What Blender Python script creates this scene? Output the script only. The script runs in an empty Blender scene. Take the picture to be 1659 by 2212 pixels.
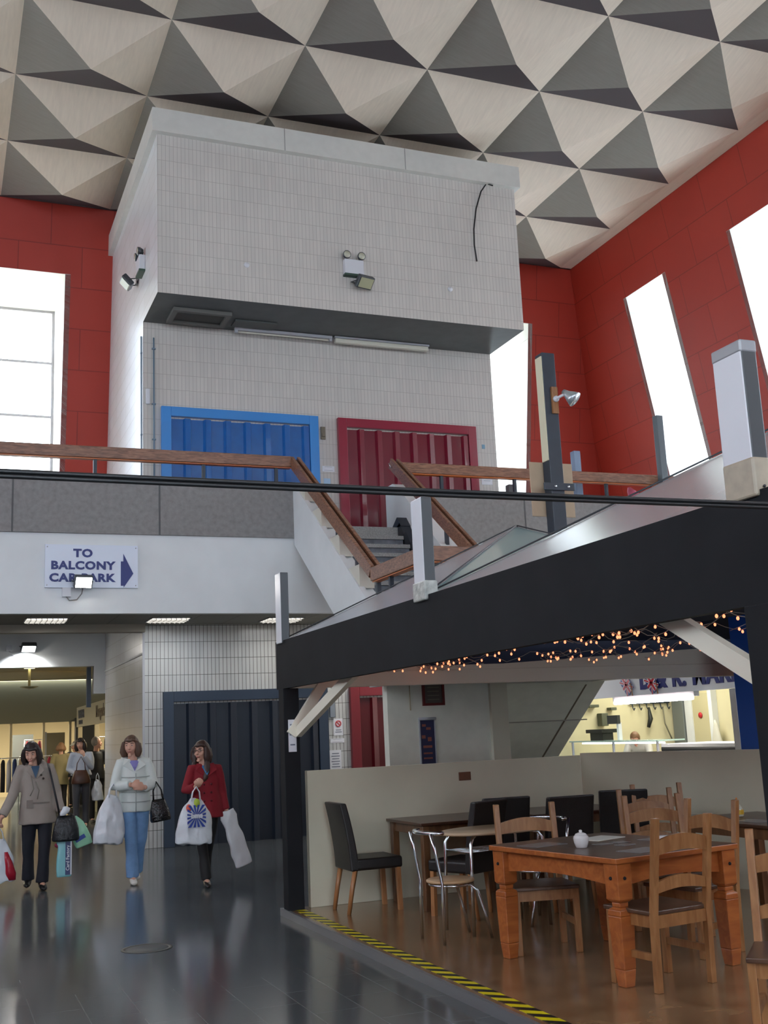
import bpy, bmesh, math, random
from mathutils import Vector, Matrix, Euler, noise
random.seed(7)
C = bpy.context.scene.collection
PI = math.pi
sc = bpy.context.scene
# ------------------------------------------------------------------ materials
def lin(c):
    return tuple(((v/255.0)/12.92 if v/255.0 <= 0.04045 else ((v/255.0+0.055)/1.055)**2.4) for v in c)
MATS = {}
def mat(name, rgb, rough=0.6, metal=0.0, var=0.0, vscale=6.0, bump=0.0, bscale=60.0, spec=0.5, emit=0.0, coat=0.0, trans=0.0, stretch=(1,1,1)):
    if name in MATS: return MATS[name]
    m = bpy.data.materials.new(name); m.use_nodes = True
    nt = m.node_tree; b = nt.nodes['Principled BSDF']
    col = lin(rgb)
    b.inputs['Base Color'].default_value = (*col, 1)
    b.inputs['Roughness'].default_value = rough
    b.inputs['Metallic'].default_value = metal
    b.inputs['Specular IOR Level'].default_value = spec
    b.inputs['Coat Weight'].default_value = coat
    b.inputs['Transmission Weight'].default_value = trans
    if emit:
        b.inputs['Emission Color'].default_value = (*col, 1); b.inputs['Emission Strength'].default_value = emit
    if var or bump:
        tc = nt.nodes.new('ShaderNodeTexCoord'); mp = nt.nodes.new('ShaderNodeMapping')
        mp.inputs['Scale'].default_value = stretch
        nt.links.new(tc.outputs['Object'], mp.inputs['Vector'])
    if var:
        n = nt.nodes.new('ShaderNodeTexNoise'); n.inputs['Scale'].default_value = vscale; n.inputs['Detail'].default_value = 6
        nt.links.new(mp.outputs[0], n.inputs['Vector'])
        r = nt.nodes.new('ShaderNodeValToRGB')
        r.color_ramp.elements[0].position = 0.3; r.color_ramp.elements[1].position = 0.7
        r.color_ramp.elements[0].color = (*[c*(1-var) for c in col], 1)
        r.color_ramp.elements[1].color = (*[min(1, c*(1+var)) for c in col], 1)
        nt.links.new(n.outputs['Fac'], r.inputs['Fac']); nt.links.new(r.outputs['Color'], b.inputs['Base Color'])
    if bump:
        n2 = nt.nodes.new('ShaderNodeTexNoise'); n2.inputs['Scale'].default_value = bscale; n2.inputs['Detail'].default_value = 4
        nt.links.new(mp.outputs[0], n2.inputs['Vector'])
        bp = nt.nodes.new('ShaderNodeBump'); bp.inputs['Strength'].default_value = bump; bp.inputs['Distance'].default_value = 0.01
        nt.links.new(n2.outputs['Fac'], bp.inputs['Height']); nt.links.new(bp.outputs['Normal'], b.inputs['Normal'])
    MATS[name] = m
    return m
def tilemat(name, axis, w, h, rgb1, rgb2, grout, ms=0.004, rough=0.25, offset=0.0, patch=0.08, bump=0.25):
    """stack or running-bond tiles on a wall whose width runs along axis ('x' or 'y'); 'f' for floors"""
    if name in MATS: return MATS[name]
    m = bpy.data.materials.new(name); m.use_nodes = True
    nt = m.node_tree; b = nt.nodes['Principled BSDF']; L = nt.links.new
    tc = nt.nodes.new('ShaderNodeTexCoord'); sp = nt.nodes.new('ShaderNodeSeparateXYZ'); cb = nt.nodes.new('ShaderNodeCombineXYZ')
    L(tc.outputs['Object'], sp.inputs[0])
    if axis == 'x': L(sp.outputs[0], cb.inputs[0]); L(sp.outputs[2], cb.inputs[1])
    elif axis == 'y': L(sp.outputs[1], cb.inputs[0]); L(sp.outputs[2], cb.inputs[1])
    else: L(sp.outputs[1], cb.inputs[0]); L(sp.outputs[0], cb.inputs[1])
    br = nt.nodes.new('ShaderNodeTexBrick'); br.offset = offset; br.squash = 1.0; br.offset_frequency = 2
    br.inputs['Scale'].default_value = 1.0; br.inputs['Brick Width'].default_value = w; br.inputs['Row Height'].default_value = h
    br.inputs['Mortar Size'].default_value = ms; br.inputs['Mortar Smooth'].default_value = 0.1; br.inputs['Bias'].default_value = -0.2
    br.inputs['Color1'].default_value = (*lin(rgb1), 1); br.inputs['Color2'].default_value = (*lin(rgb2), 1); br.inputs['Mortar'].default_value = (*lin(grout), 1)
    L(cb.outputs[0], br.inputs['Vector'])
    n = nt.nodes.new('ShaderNodeTexNoise'); n.inputs['Scale'].default_value = 0.9; n.inputs['Detail'].default_value = 5
    L(tc.outputs['Object'], n.inputs['Vector'])
    r = nt.nodes.new('ShaderNodeMapRange'); r.inputs['From Min'].default_value = 0.3; r.inputs['From Max'].default_value = 0.7
    r.inputs['To Min'].default_value = 1-patch; r.inputs['To Max'].default_value = 1.0
    L(n.outputs['Fac'], r.inputs['Value'])
    mx = nt.nodes.new('ShaderNodeVectorMath'); mx.operation = 'SCALE'
    L(br.outputs['Color'], mx.inputs[0]); L(r.outputs[0], mx.inputs['Scale']); L(mx.outputs[0], b.inputs['Base Color'])
    b.inputs['Roughness'].default_value = rough
    bp = nt.nodes.new('ShaderNodeBump'); bp.inputs['Strength'].default_value = bump; bp.inputs['Distance'].default_value = 0.004; bp.invert = True
    L(br.outputs['Fac'], bp.inputs['Height']); L(bp.outputs['Normal'], b.inputs['Normal'])
    MATS[name] = m
    return m
def woodmat(name, rgb1, rgb2, rough=0.4, scale=(1, 8, 8), coat=0.2):
    if name in MATS: return MATS[name]
    m = bpy.data.materials.new(name); m.use_nodes = True
    nt = m.node_tree; b = nt.nodes['Principled BSDF']; L = nt.links.new
    tc = nt.nodes.new('ShaderNodeTexCoord'); mp = nt.nodes.new('ShaderNodeMapping'); mp.inputs['Scale'].default_value = scale
    L(tc.outputs['Object'], mp.inputs['Vector'])
    n = nt.nodes.new('ShaderNodeTexNoise'); n.inputs['Scale'].default_value = 3.5; n.inputs['Detail'].default_value = 8; n.inputs['Distortion'].default_value = 0.8
    L(mp.outputs[0], n.inputs['Vector'])
    r = nt.nodes.new('ShaderNodeValToRGB'); r.color_ramp.elements[0].position = 0.35; r.color_ramp.elements[1].position = 0.68
    r.color_ramp.elements[0].color = (*lin(rgb1), 1); r.color_ramp.elements[1].color = (*lin(rgb2), 1)
    L(n.outputs['Fac'], r.inputs['Fac']); L(r.outputs['Color'], b.inputs['Base Color'])
    b.inputs['Roughness'].default_value = rough; b.inputs['Coat Weight'].default_value = coat; b.inputs['Coat Roughness'].default_value = 0.25
    MATS[name] = m
    return m
def glassmat(name, tint=(0.95, 0.98, 1.0), gl=0.08):
    if name in MATS: return MATS[name]
    m = bpy.data.materials.new(name); m.use_nodes = True
    nt = m.node_tree; nt.nodes.clear(); L = nt.links.new
    o = nt.nodes.new('ShaderNodeOutputMaterial'); mx = nt.nodes.new('ShaderNodeMixShader'); mx.inputs[0].default_value = gl
    t = nt.nodes.new('ShaderNodeBsdfTransparent'); t.inputs[0].default_value = (*tint, 1)
    g = nt.nodes.new('ShaderNodeBsdfGlossy'); g.inputs['Roughness'].default_value = 0.03
    L(t.outputs[0], mx.inputs[1]); L(g.outputs[0], mx.inputs[2]); L(mx.outputs[0], o.inputs[0])
    MATS[name] = m
    return m
# ------------------------------------------------------------------ mesh builder
def fr(d):
    d = Vector(d).normalized(); up = Vector((0, 0, 1)) if abs(d.z) < 0.95 else Vector((1, 0, 0))
    a = d.cross(up).normalized(); b = a.cross(d).normalized()
    return a, b
class MB:
    def __init__(s): s.v = []; s.f = []; s.m = []; s.sm = []
    def each(s, name, mats, parent=None, n=1, **k):
        """one object per separate piece"""
        lab = list(range(len(s.v)))
        def fd(i):
            while lab[i] != i: lab[i] = lab[lab[i]]; i = lab[i]
            return i
        for f in s.f:
            for i in f[1:]: lab[fd(i)] = fd(f[0])
        groups = {}
        for f, m, sm in zip(s.f, s.m, s.sm): groups.setdefault(fd(f[0]), []).append((f, m, sm))
        out = []
        for g in groups.values():
            q = MB(); mp = {}
            for f, m, sm in g:
                for i in f:
                    if i not in mp: mp[i] = len(q.v); q.v.append(s.v[i])
                q.f.append([mp[i] for i in f]); q.m.append(m); q.sm.append(sm)
            out.append(q.build(name, mats, parent, **k))
        return out
    def add(s, vs, fs, mi=0, smooth=False):
        n = len(s.v); s.v += [Vector(p) for p in vs]
        for f in fs: s.f.append([i+n for i in f]); s.m.append(mi); s.sm.append(smooth)
        return s
    def box(s, x0, y0, z0, x1, y1, z1, mi=0):
        v = [(x0,y0,z0),(x1,y0,z0),(x1,y1,z0),(x0,y1,z0),(x0,y0,z1),(x1,y0,z1),(x1,y1,z1),(x0,y1,z1)]
        f = [(0,3,2,1),(4,5,6,7),(0,1,5,4),(1,2,6,5),(2,3,7,6),(3,0,4,7)]
        if isinstance(mi, (list, tuple)):   # order: bottom, top, -y, +x, +y, -x
            n = len(s.v); s.v += [Vector(p) for p in v]
            for q, k in zip(f, mi): s.f.append([i+n for i in q]); s.m.append(k); s.sm.append(False)
            return s
        return s.add(v, f, mi)
    def obox(s, c, size, rot=None, mi=0):
        hx, hy, hz = [k/2 for k in size]; R = rot or Matrix.Identity(3)
        v = [Vector(c)+R@Vector(p) for p in [(-hx,-hy,-hz),(hx,-hy,-hz),(hx,hy,-hz),(-hx,hy,-hz),(-hx,-hy,hz),(hx,-hy,hz),(hx,hy,hz),(-hx,hy,hz)]]
        return s.add(v, [(0,3,2,1),(4,5,6,7),(0,1,5,4),(1,2,6,5),(2,3,7,6),(3,0,4,7)], mi)
    def beam(s, a, b, w, h, mi=0):
        """square bar from a to b, w sideways, h in the upward sense"""
        a = Vector(a); b = Vector(b); p, q = fr(b-a)
        v = [c+p*(i*w/2)+q*(j*h/2) for c in (a, b) for i, j in ((-1,-1),(1,-1),(1,1),(-1,1))]
        return s.add(v, [(0,1,2,3),(7,6,5,4),(0,4,5,1),(1,5,6,2),(2,6,7,3),(3,7,4,0)], mi)
    def quad(s, a, b, c, d, mi=0): return s.add([a,b,c,d], [(0,1,2,3)], mi)
    def prism(s, poly, axis, a, b, mi=0):
        """poly of 2D points in the plane across axis, extruded from a to b"""
        def P(p, t): return {'x': (t, p[0], p[1]), 'y': (p[0], t, p[1]), 'z': (p[0], p[1], t)}[axis]
        n = len(poly)
        return s.add([P(p, a) for p in poly]+[P(p, b) for p in poly], [tuple(range(n))[::-1], tuple(range(n, 2*n))]+[(i, (i+1)%n, n+(i+1)%n, n+i) for i in range(n)], mi)
    def tube(s, pts, r, seg=10, mi=0, caps=True, closed=False):
        pts = [Vector(p) for p in pts]; n = len(pts)
        rs = r if isinstance(r, (list, tuple)) else [r]*n
        vs = []; prev = None
        for i, p in enumerate(pts):
            if closed: d = pts[(i+1)%n]-pts[i-1]
            else: d = pts[min(i+1, n-1)]-pts[max(i-1, 0)]
            if d.length < 1e-9: d = Vector((0,0,1))
            d.normalize()
            if prev is None: a, b = fr(d)
            else:
                a = (prev-d*prev.dot(d))
                if a.length < 1e-6: a, _ = fr(d)
                a.normalize(); b = d.cross(a)
            if prev is None: b = d.cross(a)
            prev = a
            rr = rs[i] if isinstance(rs[i], (list, tuple)) else (rs[i], rs[i])
            for k in range(seg):
                t = 2*PI*k/seg; vs.append(p+a*(math.cos(t)*rr[0])+b*(math.sin(t)*rr[1]))
        fs = []
        m = n if closed else n-1
        for i in range(m):
            j = (i+1) % n
            for k in range(seg): fs.append((i*seg+k, i*seg+(k+1)%seg, j*seg+(k+1)%seg, j*seg+k))
        if caps and not closed:
            fs.append(tuple(range(seg))[::-1]); fs.append(tuple((n-1)*seg+k for k in range(seg)))
        return s.add(vs, fs, mi, True)
    def loft(s, rings, seg=20, mi=0, sq=2.0):
        """rings: (cx, cy, z, rx, ry); horizontal superellipse sections, closed ends"""
        vs = []
        for cx, cy, z, rx, ry in rings:
            for k in range(seg):
                t = 2*PI*k/seg; c, q = math.cos(t), math.sin(t); e = 2.0/sq
                vs.append((cx+rx*math.copysign(abs(c)**e, c), cy+ry*math.copysign(abs(q)**e, q), z))
        n = len(rings); fs = [(i*seg+k, i*seg+(k+1)%seg, (i+1)*seg+(k+1)%seg, (i+1)*seg+k) for i in range(n-1) for k in range(seg)]
        fs += [tuple(range(seg))[::-1], tuple((n-1)*seg+k for k in range(seg))]
        return s.add(vs, fs, mi, True)
    def ell(s, c, r, rot=None, mi=0, nu=16, nv=10, fn=None):
        c = Vector(c); R = rot or Matrix.Identity(3); vs = []; fs = []
        vs.append(Vector((0,0,1)))
        for i in range(1, nv):
            for k in range(nu):
                ph = PI*i/nv; t = 2*PI*k/nu
                vs.append(Vector((math.sin(ph)*math.cos(t), math.sin(ph)*math.sin(t), math.cos(ph))))
        vs.append(Vector((0,0,-1)))
        for k in range(nu): fs.append((0, 1+k, 1+(k+1)%nu))
        for i in range(nv-2):
            for k in range(nu): fs.append((1+i*nu+k, 1+(i+1)*nu+k, 1+(i+1)*nu+(k+1)%nu, 1+i*nu+(k+1)%nu))
        l = len(vs)-1
        for k in range(nu): fs.append((1+(nv-2)*nu+k, l, 1+(nv-2)*nu+(k+1)%nu))
        out = []
        for v in vs:
            q = Vector((v.x*r[0], v.y*r[1], v.z*r[2]))
            if fn: q = fn(v, q)
            out.append(c+R@q)
        return s.add(out, fs, mi, True)
    def lathe(s, prof, c=(0,0,0), seg=20, mi=0):
        """prof: list of (radius, z)"""
        return s.loft([(c[0], c[1], c[2]+z, max(r, 1e-4), max(r, 1e-4)) for r, z in prof], seg, mi)
    def build(s, name, mats, parent=None, world=True, bevel=0.0, bseg=2, remesh=0.0, smooth=None, sub=0, noiseamp=0.0, smoothit=0, loc=None, nf=9.0, nz=1.0):
        me = bpy.data.meshes.new(name)
        off = Vector((0,0,0))
        if parent is not None and world:
            q_ = parent
            while '_base' not in q_ and q_.parent: q_ = q_.parent
            off = Vector(q_['_base'])
        if loc is not None: off = Vector(loc)
        me.from_pydata([v-off for v in s.v], [], s.f)
        if not isinstance(mats, (list, tuple)): mats = [mats]
        for m in mats: me.materials.append(m)
        for p, k, sm in zip(me.polygons, s.m, s.sm):
            p.material_index = k; p.use_smooth = sm if smooth is None else smooth
        bm = bmesh.new(); bm.from_mesh(me); bmesh.ops.recalc_face_normals(bm, faces=bm.faces); bm.to_mesh(me); bm.free()
        me.update()
        o = bpy.data.objects.new(name, me); C.objects.link(o)
        if loc is not None: o.location = loc
        if parent is not None: o.parent = parent
        if remesh:
            r = o.modifiers.new('r', 'REMESH'); r.mode = 'VOXEL'; r.voxel_size = remesh; r.use_smooth_shade = True
            if smoothit:
                q = o.modifiers.new('s', 'SMOOTH'); q.iterations = smoothit; q.factor = 0.5
            bake(o, mats)
        if bevel:
            b = o.modifiers.new('b', 'BEVEL'); b.width = bevel; b.segments = bseg; b.limit_method = 'ANGLE'; b.angle_limit = 0.6
        if sub:
            q = o.modifiers.new('u', 'SUBSURF'); q.levels = sub; q.render_levels = sub
        if noiseamp:
            for v in o.data.vertices:
                q_ = Vector((v.co.x*nf, v.co.y*nf, v.co.z*nf*nz)); v.co += Vector((noise.noise(q_), noise.noise(q_+Vector((5,1,2))), noise.noise(q_+Vector((1,7,3)))))*noiseamp
        return o
def bake(o, mats):
    bpy.context.view_layer.update()
    dg = bpy.context.evaluated_depsgraph_get()
    me = bpy.data.meshes.new_from_object(o.evaluated_get(dg))
    o.modifiers.clear(); old = o.data; o.data = me; me.name = old.name
    me.materials.clear()
    for m in mats: me.materials.append(m)
    for p in me.polygons: p.use_smooth = True
def thing(name, label, cat, loc=(0,0,0), rotz=0.0, group=None):
    o = bpy.data.objects.new(name, None); C.objects.link(o); o.empty_display_size = 0.2
    o.location = loc; o.rotation_euler = (0,0,rotz); o['label'] = label; o['category'] = cat; o['_base'] = tuple(loc)
    if group: o['group'] = group
    return o
def tag(o, label, cat, group=None, kind=None):
    o['label'] = label; o['category'] = cat
    if group: o['group'] = group
    if kind: o['kind'] = kind
    return o
def struct(o, label=None, cat=None):
    o['kind'] = 'structure'
    if label: o['label'] = label
    if cat: o['category'] = cat
    return o
def dup(root, loc, rotz, label, group=None):
    r = root.copy(); C.objects.link(r); r.location = loc; r.rotation_euler = (0,0,rotz); r['label'] = label; r['_base'] = tuple(loc)
    if group: r['group'] = group
    for ch in [c for c in bpy.data.objects if c.parent == root]:
        k = ch.copy(); C.objects.link(k); k.parent = r
        for g in [c for c in bpy.data.objects if c.parent == ch]:
            q = g.copy(); C.objects.link(q); q.parent = k
    return r
def textmesh(name, body, m, size, M, parent=None, bold=0.0, ext=0.004, xs=1.0, align='CENTER', space=1.0, fitw=0.0):
    cu = bpy.data.curves.new(name, 'FONT'); cu.body = body; cu.size = size; cu.offset = bold; cu.extrude = ext
    cu.align_x = align; cu.align_y = 'CENTER'; cu.space_character = space; cu.resolution_u = 3
    t = bpy.data.objects.new(name+'_c', cu); C.objects.link(t); bpy.context.view_layer.update()
    me = bpy.data.meshes.new_from_object(t.evaluated_get(bpy.context.evaluated_depsgraph_get()))
    bpy.data.objects.remove(t); me.name = name
    if fitw:
        x_ = [v.co.x for v in me.vertices]; xs = fitw/(max(x_)-min(x_))
    me.transform(Matrix.Diagonal((xs, 1, 1, 1)))
    if parent is not None:
        q_ = parent
        while '_base' not in q_ and q_.parent: q_ = q_.parent
        me.transform(Matrix.Translation(-Vector(q_['_base']))@M)
    else: me.transform(M)
    me.materials.clear(); me.materials.append(m)
    for p in me.polygons: p.material_index = 0
    o = bpy.data.objects.new(name, me); C.objects.link(o)
    if parent is not None: o.parent = parent
    return o
def MX(loc, xdir, ydir):
    x = Vector(xdir).normalized(); y = Vector(ydir).normalized(); z = x.cross(y)
    return Matrix.Translation(Vector(loc))@Matrix((x, y, z)).transposed().to_4x4()
# ------------------------------------------------------------------ materials used all over
wht = tilemat('white_tile', 'x', 0.0625, 0.26, (212,208,202), (204,201,196), (176,172,166), 0.0035, 0.22)
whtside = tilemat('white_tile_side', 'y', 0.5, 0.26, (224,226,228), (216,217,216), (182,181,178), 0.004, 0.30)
whtshop = tilemat('white_tile_shop', 'x', 0.0625, 0.26, (205,206,204), (195,197,196), (95,92,88), 0.004, 0.2)
reveal = tilemat('reveal_tile', 'y', 0.8, 0.8, (236,234,228), (230,228,222), (200,196,188), 0.006, 0.4)
redx = tilemat('red_panels_x', 'x', 1.2, 0.8, (178,54,38), (173,51,36), (142,40,28), 0.010, 0.55, offset=0.5, patch=0.12)
redy = tilemat('red_panels_y', 'y', 1.2, 0.8, (178,54,38), (173,51,36), (142,40,28), 0.010, 0.55, offset=0.5, patch=0.12)
white = mat('white_paint', (224,228,230), 0.6, var=0.04, vscale=2, bump=0.1, bscale=200)
cream = mat('cream_paint', (226,220,198), 0.55, var=0.05, vscale=1.5, bump=0.08, bscale=120)
conc = mat('grey_aggregate', (140,138,138), 0.85, var=0.14, vscale=14, bump=0.25, bscale=90)
concs = mat('step_terrazzo', (150,150,148), 0.6, var=0.25, vscale=60)
black = mat('black_board', (30,31,34), 0.75, var=0.15, vscale=3, spec=0.2)
navy = mat('navy_lining', (24,38,66), 0.6)
steel = mat('dark_steel', (44,54,66), 0.4, var=0.1)
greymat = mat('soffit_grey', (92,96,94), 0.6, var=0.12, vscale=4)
wood = woodmat('rail_wood', (104,68,50), (156,110,84), 0.35, (2, 6, 14))
pine = woodmat('pine', (136,90,50), (166,118,74), 0.4, (6, 6, 1.2))
pined = woodmat('pine_dark_top', (72,50,38), (100,74,56), 0.35, (3, 1, 3))
oak = woodmat('leg_wood', (150,100,60), (178,124,78), 0.45, (6, 6, 1.2))
leather = mat('black_leather', (26,22,21), 0.38, var=0.2, vscale=15, bump=0.25, bscale=180)
chrome = mat('chrome', (205,210,214), 0.18, 1.0)
alum = mat('aluminium_paint', (176,178,184), 0.35, 0.0, var=0.05)
glass = glassmat('window_glass')
SKY, EXPO, SUN = 8.2, 0.88, 0.0
# ------------------------------------------------------------------ the hall
ZC = 12.0
def lx(z): return 13.48+0.18*(12-z)
def ly(z): return 20.95+0.17*(12-z)
XL, YB = -10.0, -8.0
WT, WS = 10.65, 4.7
floor_m = tilemat('floor_tiles', 'f', 0.6, 0.3, (92,97,100), (84,88,91), (122,124,122), 0.0028, 0.15, offset=0.5, patch=0.3, bump=0.03)
M = MB().box(XL-1, YB-1, -0.2, 16, 42, 0.0); struct(M.build('floor', floor_m))
# back wall, inward leaning, with tall window openings
BW = [(-9.56,-8.26), (-6.11,-4.81), (-2.66,-1.36), (0.79,2.09), (4.2,5.5), (7.65,8.95), (11.1,12.4)]
def backslab(M, u0, u1, z0, z1, corner=False):
    T = 0.25
    def q(u, z, t): return ((lx(z) if corner and u is None else u), ly(z)+t, z)
    a = [q(u0,z0,0), q(u1,z0,0), q(u1,z1,0), q(u0,z1,0)]; b = [(p[0],p[1]+T,p[2]) for p in a]
    M.add(a+b, [(0,1,2,3),(7,6,5,4),(0,4,5,1),(1,5,6,2),(2,6,7,3),(3,7,4,0)])
M = MB(); u = XL
for a, b in BW:
    backslab(M, u, a, WS, WT); u = b
backslab(M, u, None, WS, WT, True)
backslab(M, XL, None, WT, ZC+0.3, True); backslab(M, 4.4, None, 0, WS, True); backslab(M, 2.99, 4.4, 4.3, WS); backslab(M, XL, 2.99, 4.3, WS)
struct(M.build('wall_back', redx))
# right wall, leaning too
RW = [(17.87,19.2), (14.37,15.72), (10.87,12.2), (7.37,8.7), (3.87,5.2), (0.37,1.7), (-3.13,-1.8), (-6.63,-5.3)][::-1]
def rightslab(M, u0, u1, z0, z1, corner=False):
    T = 0.25
    a = [(lx(z0), u0, z0), (lx(z0), ly(z0) if corner else u1, z0), (lx(z1), ly(z1) if corner else u1, z1), (lx(z1), u0, z1)]
    b = [(p[0]+T, p[1], p[2]) for p in a]
    M.add(a+b, [(0,1,2,3),(7,6,5,4),(0,4,5,1),(1,5,6,2),(2,6,7,3),(3,7,4,0)])
M = MB(); u = YB
for a, b in RW:
    rightslab(M, u, a, WS, WT); u = b
rightslab(M, u, 0, WS, WT, True); rightslab(M, YB, 0, WT, ZC+0.3, True); rightslab(M, YB, 0, 0, WS, True)
struct(M.build('wall_right', redy))
# left and front walls (behind the photographer), upright, same windows
FW = [(-9.3,-8.0), (-5.85,-4.55), (-2.4,-1.1), (1.05,2.35), (4.5,5.8), (7.95,9.25), (11.4,12.7)]
LW = [(-6.6,-5.3), (-3.1,-1.8), (0.4,1.7), (3.9,5.2), (7.4,8.7), (10.9,12.2), (14.4,15.7), (17.9,19.2)]
M = MB(); u = XL
for a, b in FW:
    M.box(u, YB-0.25, WS, a, YB, WT); u = b
M.box(u, YB-0.25, WS, 15.6, YB, WT); M.box(XL, YB-0.25, WT, 15.6, YB, ZC+0.3); M.box(XL, YB-0.25, 0, -2.4, YB, WS).box(2.0, YB-0.25, 0, 15.6, YB, WS).box(-2.4, YB-0.25, 2.8, 2.0, YB, WS)
struct(M.build('wall_front', redx))
M = MB(); u = YB
for a, b in LW:
    M.box(XL-0.25, u, WS, XL, a, WT); u = b
M.box(XL-0.25, u, WS, XL, 22.3, WT); M.box(XL-0.25, YB, WT, XL, 22.3, ZC+0.3); M.box(XL-0.25, YB, 0, XL, 40, WS)
struct(M.build('wall_left', redy))
# windows: white tiled reveal, steel frame with transoms, pane
framem = mat('window_frame', (150,146,150), 0.4)
nwin = [0]
def window_y(u0, u1, yin, yo, sgn):
    """window in a wall facing along y; yin(z) wall plane, yo glass plane"""
    nwin[0] += 1
    o = thing('window_%d' % nwin[0], 'tall narrow window with white reveal', 'window', ((u0+u1)/2, yo, WS)); o['kind'] = 'structure'
    M = MB()
    poly = [(yin(WS), WS), (yo, WS), (yo, WT), (yin(WT), WT)]
    M.prism(poly, 'x', u0-0.1, u0+0.006); M.prism(poly, 'x', u1-0.006, u1+0.1)
    ya, yb = sorted((yin(WT), yo)); M.box(u0-0.1, ya, WT-0.006, u1+0.1, yb, WT+0.1)
    ya, yb = sorted((yin(WS), yo)); M.box(u0-0.1, ya, WS-0.1, u1+0.1, yb, WS+0.006)
    M.build('reveal', reveal, o)
    M = MB(); y0, y1 = yo-0.03, yo+0.03
    M.box(u0, y0, WS, u0+0.06, y1, WT).box(u1-0.06, y0, WS, u1, y1, WT).box(u0+0.06, y0, WT-0.06, u1-0.06, y1, WT).box(u0+0.06, y0, WS, u1-0.06, y1, WS+0.06)
    for k in range(1, 5): M.box(u0+0.06, y0, WT-1.17*k-0.025, u1-0.06, y1, WT-1.17*k+0.025)
    M.build('frame', framem, o)
    MB().box(u0+0.03, yo-0.004, WS+0.03, u1-0.03, yo+0.004, WT-0.03).build('pane', glass, o)
def window_x(u0, u1, xin, xo):
    nwin[0] += 1
    o = thing('window_%d' % nwin[0], 'tall narrow window with white reveal', 'window', (xo, (u0+u1)/2, WS)); o['kind'] = 'structure'
    M = MB()
    poly = [(xin(WS), WS), (xo, WS), (xo, WT), (xin(WT), WT)]
    M.prism(poly, 'y', u0-0.1, u0+0.006); M.prism(poly, 'y', u1-0.006, u1+0.1)
    xa, xb = sorted((xin(WT), xo)); M.box(xa, u0-0.1, WT-0.006, xb, u1+0.1, WT+0.1)
    xa, xb = sorted((xin(WS), xo)); M.box(xa, u0-0.1, WS-0.1, xb, u1+0.1, WS+0.006)
    M.build('reveal', reveal2, o)
    M = MB(); x0, x1 = xo-0.03, xo+0.03
    M.box(x0, u0, WS, x1, u0+0.06, WT).box(x0, u1-0.06, WS, x1, u1, WT).box(x0, u0+0.06, WT-0.06, x1, u1-0.06, WT).box(x0, u0+0.06, WS, x1, u1-0.06, WS+0.06)
    for k in range(1, 5): M.box(x0, u0+0.06, WT-1.17*k-0.025, x1, u1-0.06, WT-1.17*k+0.025)
    M.build('frame', framem, o)
    MB().box(xo-0.004, u0+0.03, WS+0.03, xo+0.004, u1-0.03, WT-0.03).build('pane', glass, o)
reveal2 = tilemat('reveal_tile_x', 'x', 0.8, 0.8, (236,234,228), (230,228,222), (200,196,188), 0.006, 0.4)
for a, b in BW: window_y(a, b, ly, 23.25, 1)
for a, b in RW: window_x(a, b, lx, 15.9)
for a, b in FW: window_y(a, b, lambda z: YB-0.2, YB-0.9, -1)
for a, b in LW: window_x(a, b, lambda z: XL-0.2, XL-0.9)
t = thing('added_entrance', 'unseen glazed entrance doors added to let daylight in', 'door', (-0.2, YB-0.12, 0)); t['kind'] = 'structure'  # entrance out of view, added so daylight reaches the cafe
M = MB()
for k in range(4): M.box(-2.4+1.44*k, YB-0.16, 0, -2.32+1.44*k, YB-0.08, 2.8)
M.box(-2.4, YB-0.16, 2.72, 2.0, YB-0.08, 2.8).box(-2.4, YB-0.16, 0, 2.0, YB-0.08, 0.12); M.build('frame', steel, t)
MB().box(-2.35, YB-0.125, 0.1, 1.95, YB-0.115, 2.75).build('pane', glass, t)
def portal(loc, rot, w, h):
    l = bpy.data.lights.new('window_daylight', 'AREA'); l.shape = 'RECTANGLE'; l.size = w; l.size_y = h
    l.cycles.is_portal = True
    o = bpy.data.objects.new('window_daylight', l); C.objects.link(o); o.location = loc; o.rotation_euler = rot
zc = (WS+WT)/2
for a, b in BW: portal(((a+b)/2, 23.32, zc), (-PI/2, 0, 0), 1.3, 5.95)
for a, b in RW: portal((15.97, (a+b)/2, zc), (-PI/2, 0, -PI/2), 1.33, 5.95)
for a, b in FW: portal(((a+b)/2, YB-0.97, zc), (PI/2, 0, 0), 1.3, 5.95)
portal((-0.2, YB-0.3, 1.42), (PI/2, 0, 0), 4.4, 2.8)
for a, b in LW: portal((XL-0.97, (a+b)/2, zc), (-PI/2, 0, PI/2), 1.3, 5.95)
# ceiling of downward pyramids, each side painted in its own tone
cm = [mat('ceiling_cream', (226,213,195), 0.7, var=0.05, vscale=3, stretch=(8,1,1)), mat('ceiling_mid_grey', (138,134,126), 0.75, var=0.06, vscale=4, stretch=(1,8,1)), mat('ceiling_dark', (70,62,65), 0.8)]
xs = [0.85+2.058*k for k in range(-6, 7)]; ys = [20.9-2.1*k for k in range(0, 15)]
M = MB()
for i in range(len(xs)-1):
    for j in range(len(ys)-1):
        x0, x1 = max(xs[i], XL-0.3) if i else XL-0.3, xs[i+1]; y1, y0 = ys[j], ys[j+1]
        a = ((x0+x1)/2, (y0+y1)/2, ZC-0.36)
        p = [(x0,y0,ZC), (x1,y0,ZC), (x1,y1,ZC), (x0,y1,ZC)]
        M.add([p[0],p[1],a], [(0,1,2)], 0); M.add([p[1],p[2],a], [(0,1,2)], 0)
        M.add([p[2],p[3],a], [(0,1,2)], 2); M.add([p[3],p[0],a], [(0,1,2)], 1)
M.quad((xs[-1],YB-0.3,ZC), (xs[-1]+0.8,YB-0.3,ZC), (xs[-1]+0.8,21.1,ZC), (xs[-1],21.1,ZC), 0)
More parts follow.
